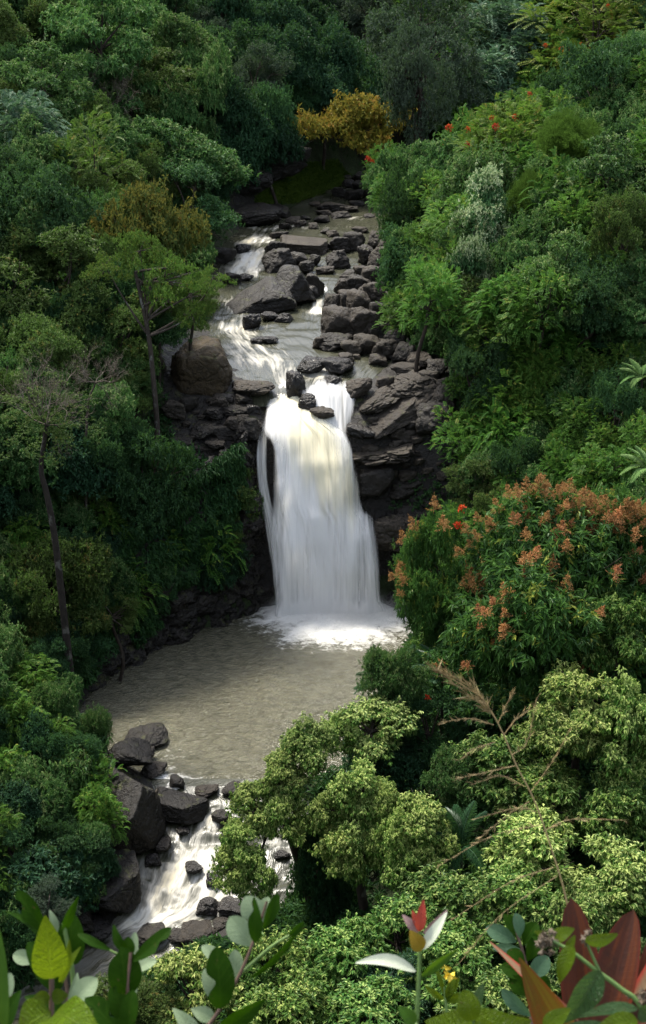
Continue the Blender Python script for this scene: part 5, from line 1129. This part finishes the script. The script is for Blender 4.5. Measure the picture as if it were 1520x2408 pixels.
def fstem(root, pts, r0, r1, mat, name='stem', d=1.4, n=20):
    Q_ = [at_d(p[0], p[1], p[2] if len(p) > 2 else d) for p in pts]
    if pts[0][1] >= 2500: g0 = Q_[0].copy(); g0[2] = float(T(g0[0], g0[1])[0]) - .02; Q_ = [g0] + Q_     # rooted in the ledge
    P = spline(Q_, n + 8); n = len(P); P = P - np.array(root.location); mb = MB(); mb.tube(P, np.linspace(r0, r1, n), 8); return obj(name, mb.mesh(name), mat, root)
def fplant(name, px, d, label, cat='plant', py=2560):
    p = at_d(px, py, d); return empty(name, (p[0], p[1], float(T(p[0], p[1])[0])), label, cat)
# 1 hairy veined plant, bottom left
p = fplant('veined_plant', 128, 1.30, 'yellow green plant with deeply veined pointed leaves at the bottom left'); D = 1.30
fstem(p, [(128, 2560), (122, 2450), (122, 2300)], .0030, .0022, S_BROWN, d=D)
fleaf(p, (122, 2302), (108, 2165), 100, 'veined', d=D, arch=.05, cup=.18, wave=.04, dt=1.27)
fleaf(p, (122, 2392), (240, 2445), 120, 'veined', roll=-28, d=1.27, dt=1.2, arch=.14, wave=.05); fleaf(p, (120, 2380), (40, 2430), 120, 'veined', roll=25, d=1.28, arch=.1)
fleaf(p, (140, 2310), (168, 2215), 26, 'veined', 'lance', d=1.31, roll=35); fleaf(p, (146, 2312), (184, 2226), 24, 'veined', 'lance', d=1.32, roll=-40)
fleaf(p, (122, 2345), (160, 2340), 40, 'veined', d=1.28); fleaf(p, (118, 2345), (75, 2352), 40, 'veined', d=1.29)
# 2 blade leaf on the left border
p = fplant('strap_leaved_plant', -20, 1.2, 'single broad strap like green leaf on the left border'); fstem(p, [(-22, 2560), (-24, 2520)], .006, .005, S_GREEN, d=1.2); fleaf(p, (-25, 2540), (-8, 2128), 82, 'blade', 'blade', d=1.2, roll=18, arch=.03)
fleaf(p, (5, 2420), (44, 2330), 60, 'wax', 'ovate', d=1.25, roll=-30); fleaf(p, (-5, 2360), (24, 2290), 50, 'under', 'round', d=1.28)
# 3 leathery leaved shrub left
p = fplant('leathery_shrub', 175, 1.5, 'leathery dark green leaved shrub behind the veined leaf at the bottom left'); D = 1.5
fstem(p, [(180, 2560), (165, 2400), (150, 2280), (110, 2180)], .0024, .0015, S_BROWN, d=D); fstem(p, [(165, 2400), (172, 2300), (150, 2170)], .003, .002, S_GREEN, d=D)
fleaf(p, (110, 2190), (38, 2098), 58, 'wax', 'obov', d=D, roll=-20, bites=[(.75, 1, .15)]); fleaf(p, (150, 2190), (190, 2112), 36, 'wax', 'lance', d=D, bend=.16, roll=50)
fleaf(p, (140, 2330), (70, 2215), 74, 'wax', 'round', d=1.48, roll=15); fleaf(p, (172, 2270), (166, 2150), 76, 'wax', 'round', d=1.52, roll=-12); fleaf(p, (105, 2212), (20, 2138), 24, 'wax', 'lance', d=D, roll=40, bend=-.04)
fleaf(p, (130, 2200), (120, 2140), 26, 'under', 'lance', d=1.53, roll=30); fleaf(p, (90, 2260), (30, 2245), 40, 'under', 'obov', d=1.54); fleaf(p, (165, 2370), (225, 2300), 60, 'under', 'obov', d=1.45, roll=-20); fleaf(p, (150, 2390), (60, 2340), 60, 'wax', 'ovate', d=1.44, roll=20)
fleaf(p, (170, 2380), (182, 2290), 30, 'under', 'lance', d=1.46)
fleaf(p, (200, 2470), (185, 2385), 60, 'wax', 'round', d=1.4)
# 4 heart leaved shrub, middle left
p = fplant('heart_leaved_shrub', 300, 1.38, 'dark heart shaped leaves with eaten edges on an upright stem at the lower left'); D = 1.38
fstem(p, [(296, 2560), (298, 2420), (300, 2330), (308, 2240)], .0024, .0015, S_BROWN, d=D)
fleaf(p, (298, 2342), (285, 2228), 92, 'wax', 'round', d=D, roll=8, bites=[(.93, 1, .1)]); fleaf(p, (308, 2262), (398, 2180), 44, 'wax', 'obov', d=D, roll=-25, bend=-.08, bites=[(.7, -1, .12)])
fleaf(p, (300, 2240), (268, 2176), 24, 'wax', 'lance', d=1.40, bend=.1); fleaf(p, (300, 2262), (302, 2205), 36, 'wax', 'obov', d=1.41); fleaf(p, (262, 2235), (185, 2192), 24, 'wax', 'obov', d=1.42, roll=30, bend=.08); fstem(p, [(304, 2280), (285, 2250), (258, 2234)], .0014, .001, S_GREEN, d=1.41)
fleaf(p, (304, 2290), (366, 2256), 34, 'under', 'obov', d=1.40, roll=-30); fleaf(p, (306, 2290), (318, 2195), 26, 'under', 'obov', d=1.44)
fleaf(p, (296, 2450), (205, 2345), 76, 'wax', 'obov', d=1.36, roll=20, bites=[(.8, 1, .12), (.5, -1, .12)]); fleaf(p, (298, 2400), (265, 2320), 60, 'wax', 'round', d=1.37, bites=[(.8, -1, .12)]); fleaf(p, (300, 2440), (310, 2330), 50, 'wax', 'obov', d=1.35, roll=-20)
fleaf(p, (296, 2360), (318, 2300), 34, 'under', 'round', d=1.43); fleaf(p, (298, 2430), (285, 2365), 36, 'under', 'obov', d=1.42)
# 5 round leaved sprig
p = fplant('round_leaved_sprig', 420, 1.42, 'leaning sprig of round waxy leaves with pale undersides left of the bottom middle'); D = 1.42
fstem(p, [(420, 2560), (455, 2460), (510, 2385), (565, 2290), (605, 2190), (628, 2120)], .0024, .0011, S_BROWN, d=D)
fleaf(p, (518, 2372), (512, 2230), 82, 'wax', 'round', d=1.40, roll=10, bites=[(.45, 1, .13)]); fleaf(p, (508, 2350), (482, 2280), 40, 'under', 'round', d=1.42); fleaf(p, (548, 2310), (555, 2235), 44, 'under', 'obov', d=1.45, roll=20); fleaf(p, (530, 2280), (478, 2222), 40, 'under', 'obov', d=1.46, roll=30)
fleaf(p, (596, 2225), (540, 2158), 66, 'under', 'obov', d=1.43, roll=-12); fleaf(p, (602, 2218), (598, 2112), 36, 'wax', 'lance', d=1.40, bites=[(.75, 1, .1)]); fleaf(p, (605, 2170), (580, 2108), 66, 'under', 'round', d=1.44, roll=10); fleaf(p, (622, 2170), (628, 2110), 40, 'under', 'obov', d=1.45, roll=-30)
fleaf(p, (620, 2185), (655, 2104), 32, 'wax', 'obov', d=1.41, roll=15)
fstem(p, [(572, 2285), (640, 2225), (690, 2195)], .0018, .0012, S_GREEN, d=1.43); fleaf(p, (590, 2300), (720, 2178), 20, 'wax', 'lance', d=1.42, roll=45); fleaf(p, (680, 2200), (716, 2172), 22, 'wax', 'obov', d=1.42, roll=20)
fleaf(p, (500, 2440), (628, 2358), 60, 'wax', 'lance', d=1.39, roll=35, bend=.06); fleaf(p, (505, 2395), (450, 2372), 40, 'under', 'lance', d=1.45); fleaf(p, (468, 2450), (410, 2370), 46, 'under', 'lance', d=1.43, roll=20); fleaf(p, (530, 2345), (540, 2325), 20, 'under', 'round', d=1.42)
# 6 white leaved sprig
p = fplant('white_leaved_sprig', 975, 1.45, 'upright green sprig with white silvery leaves and a red tip at the bottom middle'); D = 1.45
fstem(p, [(972, 2560), (980, 2400), (986, 2290), (988, 2190)], .0036, .0016, S_GREEN, d=D)
fleaf(p, (978, 2284), (838, 2262), 32, 'white', 'lance', d=D, bend=-.10, roll=10); fleaf(p, (990, 2234), (1048, 2145), 30, 'white', 'lance', d=D, roll=-15, bend=-.04); fleaf(p, (991, 2236), (966, 2188), 44, 'amber', 'ovate', d=1.44, roll=15, label='amber yellow leaf')
fleaf(p, (986, 2190), (996, 2118), 28, 'redtip', 'ovate', d=1.45, label='red young leaf'); fleaf(p, (984, 2192), (948, 2152), 24, 'mauve', 'ovate', d=1.46, label='mauve young leaf'); fleaf(p, (985, 2185), (970, 2142), 14, 'redtip', 'lance', d=1.46, label='small red young leaf'); fleaf(p, (996, 2195), (1052, 2140), 10, 'mauve', 'lance', d=1.46)
fleaf(p, (992, 2296), (1078, 2238), 26, 'blade', 'lance', d=1.44, roll=30, bend=.05); fleaf(p, (975, 2410), (940, 2366), 40, 'blade', 'ovate', d=1.43, roll=20)
# 7 veined plant bottom right of the middle
p = fplant('veined_plant', 1115, 1.34, 'low clump of glossy ribbed yellow green leaves right of the white leaved sprig'); D = 1.34
fstem(p, [(1118, 2560), (1116, 2450), (1110, 2400)], .003, .002, S_GREEN, d=D)
fleaf(p, (1112, 2395), (1000, 2400), 90, 'veined', d=D, bend=.18, roll=10, arch=.1); fleaf(p, (1112, 2400), (1092, 2330), 62, 'veined', 'round', d=1.33); fleaf(p, (1116, 2392), (1252, 2398), 96, 'veined', d=D, bend=-.20, roll=-8, arch=.1); fleaf(p, (1116, 2380), (1136, 2312), 30, 'veinedg', 'lance', d=1.36, roll=-20); fleaf(p, (1120, 2420), (1080, 2460), 70, 'veined', d=1.3)
fleaf(p, (1114, 2410), (1170, 2440), 60, 'veined', d=1.3)
# 8 ti plant
p = fplant('ti_plant', 1420, 1.55, 'red and bronze broad leaved ti plant at the bottom right'); D = 1.55
fstem(p, [(1400, 2620), (1400, 2520), (1402, 2430)], .008, .006, S_BROWN, d=D)
fleaf(p, (1378, 2520), (1352, 2122), 98, 'ti', 'ti', d=1.60, roll=12, arch=.02, cup=.35); fleaf(p, (1402, 2520), (1480, 2145), 108, 'ti', 'ti', d=1.53, roll=-14, cup=.4, arch=.02); fleaf(p, (1345, 2470), (1245, 2272), 92, 'tig', 'lance', d=1.46, roll=20, dt=1.38, bend=.06, cup=.3)
fleaf(p, (1360, 2400), (1170, 2204), 40, 'tip', 'lance', d=1.5, roll=48, bend=.16, arch=.1); fleaf(p, (1420, 2480), (1560, 2190), 70, 'tip', 'blade', d=1.6, roll=-20, bend=-.08); fleaf(p, (1420, 2480), (1580, 2300), 80, 'ti', 'lance', d=1.52, roll=-20); fleaf(p, (1380, 2520), (1450, 2385), 60, 'ti', 'lance', d=1.35, roll=20)
fleaf(p, (1500, 2400), (1530, 2200), 40, 'ti', 'lance', d=1.62)
# 9 flowering veined plant in front of the ti plant
p = fplant('bur_plant', 1480, 1.32, 'ribbed leaved plant with brown bristly seed heads in front of the red ti leaves'); D = 1.32
fstem(p, [(1560, 2560), (1510, 2375), (1460, 2325), (1400, 2280), (1345, 2238), (1298, 2212)], .0028, .0014, S_GREEN, d=D); fstem(p, [(1410, 2285), (1390, 2240), (1378, 2212)], .0016, .001, S_GREEN, d=D)
fleaf(p, (1348, 2222), (1312, 2312), 46, 'veined', d=1.30, roll=20); fleaf(p, (1300, 2212), (1350, 2182), 40, 'veined', d=1.33, roll=-20, arch=.1); fleaf(p, (1292, 2204), (1258, 2190), 18, 'veined', d=1.33); fleaf(p, (1376, 2212), (1454, 2196), 34, 'veined', d=1.31, bend=-.08); fleaf(p, (1335, 2232), (1352, 2200), 20, 'veined', d=1.34)
fleaf(p, (1412, 2282), (1326, 2412), 78, 'veinedg', d=1.26, roll=-18, arch=.08, wave=.05); fleaf(p, (1500, 2372), (1362, 2384), 40, 'veinedg', d=1.24, roll=38); fleaf(p, (1505, 2370), (1545, 2395), 60, 'veinedg', d=1.24, roll=20); fleaf(p, (1452, 2440), (1340, 2405), 50, 'veinedg', d=1.2, roll=20); fleaf(p, (1500, 2400), (1400, 2420), 60, 'veined', d=1.18, roll=10)
fleaf(p, (1280, 2420), (1340, 2370), 50, 'veined', d=1.22, roll=-10)
bg_ = np.random.default_rng(3)
for bx, by, k in [(1292, 2206, 9), (1376, 2208, 4), (1500, 2345, 5), (1283, 2228, 6)]:
    mb = MB()
    for _ in range(k):
        c = at_d(bx + bg_.uniform(-16, 16), by + bg_.uniform(-14, 16), D + bg_.uniform(-.01, .01)) - np.array(p.location); rr0 = .0022
        for _ in range(12): e = nrm(bg_.normal(size=3)); mb.tube(np.array([c, c + e * rr0, c + e * rr0 * 2.2]), [.0016, .0011, .0001], 5)
    obj('seed_head', mb.mesh('seed_head'), S_BUR, p)
# 10 waxy blue green shrub behind the ti plant
p = fplant('waxy_shrub', 1240, 2.1, 'bluish round leaved shrub behind the curling red leaf'); D = 2.1
fstem(p, [(1255, 2620), (1250, 2400), (1240, 2280), (1215, 2190)], .004, .002, S_BROWN, d=D)
for a, b, c, e, w_, m_ in [(1215, 2215, 1145, 2180, 44, 'blue'), (1220, 2210, 1190, 2150, 40, 'wax'), (1222, 2205, 1215, 2148, 36, 'blue'), (1232, 2220, 1262, 2170, 46, 'wax'), (1240, 2260, 1268, 2200, 40, 'wax'), (1235, 2270, 1195, 2235, 44, 'wax'), (1245, 2300, 1290, 2250, 50, 'blue'), (1240, 2300, 1180, 2270, 48, 'wax'), (1228, 2235, 1160, 2228, 26, 'blue'), (1250, 2340, 1200, 2300, 50, 'wax'), (1252, 2340, 1290, 2300, 50, 'wax'), (1250, 2390, 1180, 2330, 40, 'blue'), (1250, 2200, 1285, 2215, 30, 'wax')]:
    fleaf(p, (a, b), (c, e), w_, m_, 'obov', d=D + bg_.uniform(-.05, .05), roll=bg_.uniform(-35, 35))
# 11 small yellow flowered plant
p = fplant('yellow_flowered_plant', 1060, 1.9, 'bright green plant with two small yellow flowers right of the white leaved sprig'); fstem(p, [(1060, 2600), (1052, 2400), (1044, 2320)], .003, .0015, S_GREEN, d=1.9)
for a, b, c, e, w_ in [(1045, 2340, 1020, 2260, 12), (1048, 2345, 1080, 2300, 24), (1046, 2350, 1100, 2340, 26), (1050, 2360, 1070, 2280, 20), (1044, 2350, 1000, 2320, 16)]: fleaf(p, (a, b), (c, e), w_, 'veined', 'lance', d=1.9, roll=bg_.uniform(-30, 30))
for fx, fy in [(1046, 2272), (1060, 2292)]:
    C_ = at_d(fx, fy, 1.88) - np.array(p.location); r_ = np.random.default_rng(fx); V, F = leaf_quads(np.repeat(C_[None], 9, 0), nrm(r_.normal(size=(9, 3))), nrm(r_.normal(size=(9, 3))), np.full(9, .010), np.full(9, .007)); obj('flower', mesh_np('flower', V, F), S_YEL, p)
# 12 dry grass stalk
p = fplant('grass_stalk', 1350, 1.9, 'tall dry brown grass stalk with feathery branches crossing the right hand trees', 'grass'); D = 1.9
MAIN = [(1372, 2600), (1355, 2300), (1335, 2130), (1300, 2005), (1258, 1885), (1215, 1800), (1182, 1722), (1150, 1665), (1110, 1625), (1020, 1572)]
fstem(p, MAIN, .0016, .0005, S_STRAW, d=D, n=60); gb = np.random.default_rng(6)
def plume(pts, r, n, L):
    q = spline([at_d(a, b, D) for a, b in pts], 30) - np.array(p.location); mb = MB(); mb.tube(q, np.linspace(r, r * .4, 30), 4); V0, F0 = mb.arrays()
    t = gb.uniform(0.05, 1, n); P = np.stack([np.interp(t, np.linspace(0, 1, 30), q[:, k]) for k in range(3)], 1); d_ = nrm(q[-1] - q[0]); A = nrm(d_ + gb.normal(size=(n, 3)) * .33); V, F = leaf_quads(P, A, nrm(gb.normal(size=(n, 3))), gb.uniform(.6, 1.3, n) * L, np.full(n, .00065))
    obj('seed_branch', mesh_np('seed_branch', np.concatenate([V0, V]), np.concatenate([F0[:, :3], F0[:, [0, 2, 3]], F + len(V0)])), S_STRAW, p)
plume([(1165, 1690), (1120, 1625), (1020, 1572)], .0005, 110, .020); plume([(1160, 1680), (1110, 1640), (1050, 1592)], .0005, 60, .018)
for pts in [[(1172, 1700), (1190, 1660), (1205, 1632)], [(1162, 1705), (1110, 1690), (1042, 1698)], [(1185, 1728), (1215, 1690), (1248, 1668)], [(1165, 1745), (1120, 1760), (1078, 1790)], [(1205, 1775), (1240, 1745), (1262, 1640)], [(1215, 1800), (1150, 1815), (1070, 1832)], [(1250, 1860), (1300, 1790), (1342, 1712)], [(1235, 1850), (1180, 1825), (1110, 1845)],
            [(1245, 1885), (1190, 1920), (1125, 1975)], [(1262, 1910), (1220, 1900), (1120, 1925)], [(1272, 1940), (1160, 1965), (1028, 2038)], [(1278, 1955), (1340, 1928), (1470, 1928)], [(1302, 2040), (1200, 2075), (1060, 2165)], [(1310, 2060), (1180, 2150), (1080, 2265)]]: plume(pts, .0005, 34, .010)
# driftwood
def drift(pts, r, label, y):
    P = [hit(a, b) for a, b in pts]; q = spline([at_y(a, b, y) for a, b in pts], 18); mb = MB(); mb.tube(q - q[0], np.linspace(r, r * .45, 18) * (1 + .2 * np.sin(np.arange(18))), 7); o = obj('driftwood', mb.mesh('driftwood'), M_TWIG, None, q[0]); tag(o, label, 'driftwood')
drift([(268, 1775), (290, 1790), (292, 1805), (318, 1822)], .07, 'bent pale driftwood branch on the rocks at the pool corner', float(hit(302, 1800)[1]) - 1.3)
drift([(360, 1895), (366, 1872), (372, 1855)], .13, 'broken orange brown driftwood stump beside the angular black boulder', float(hit(420, 1925)[1]) - 1.0)
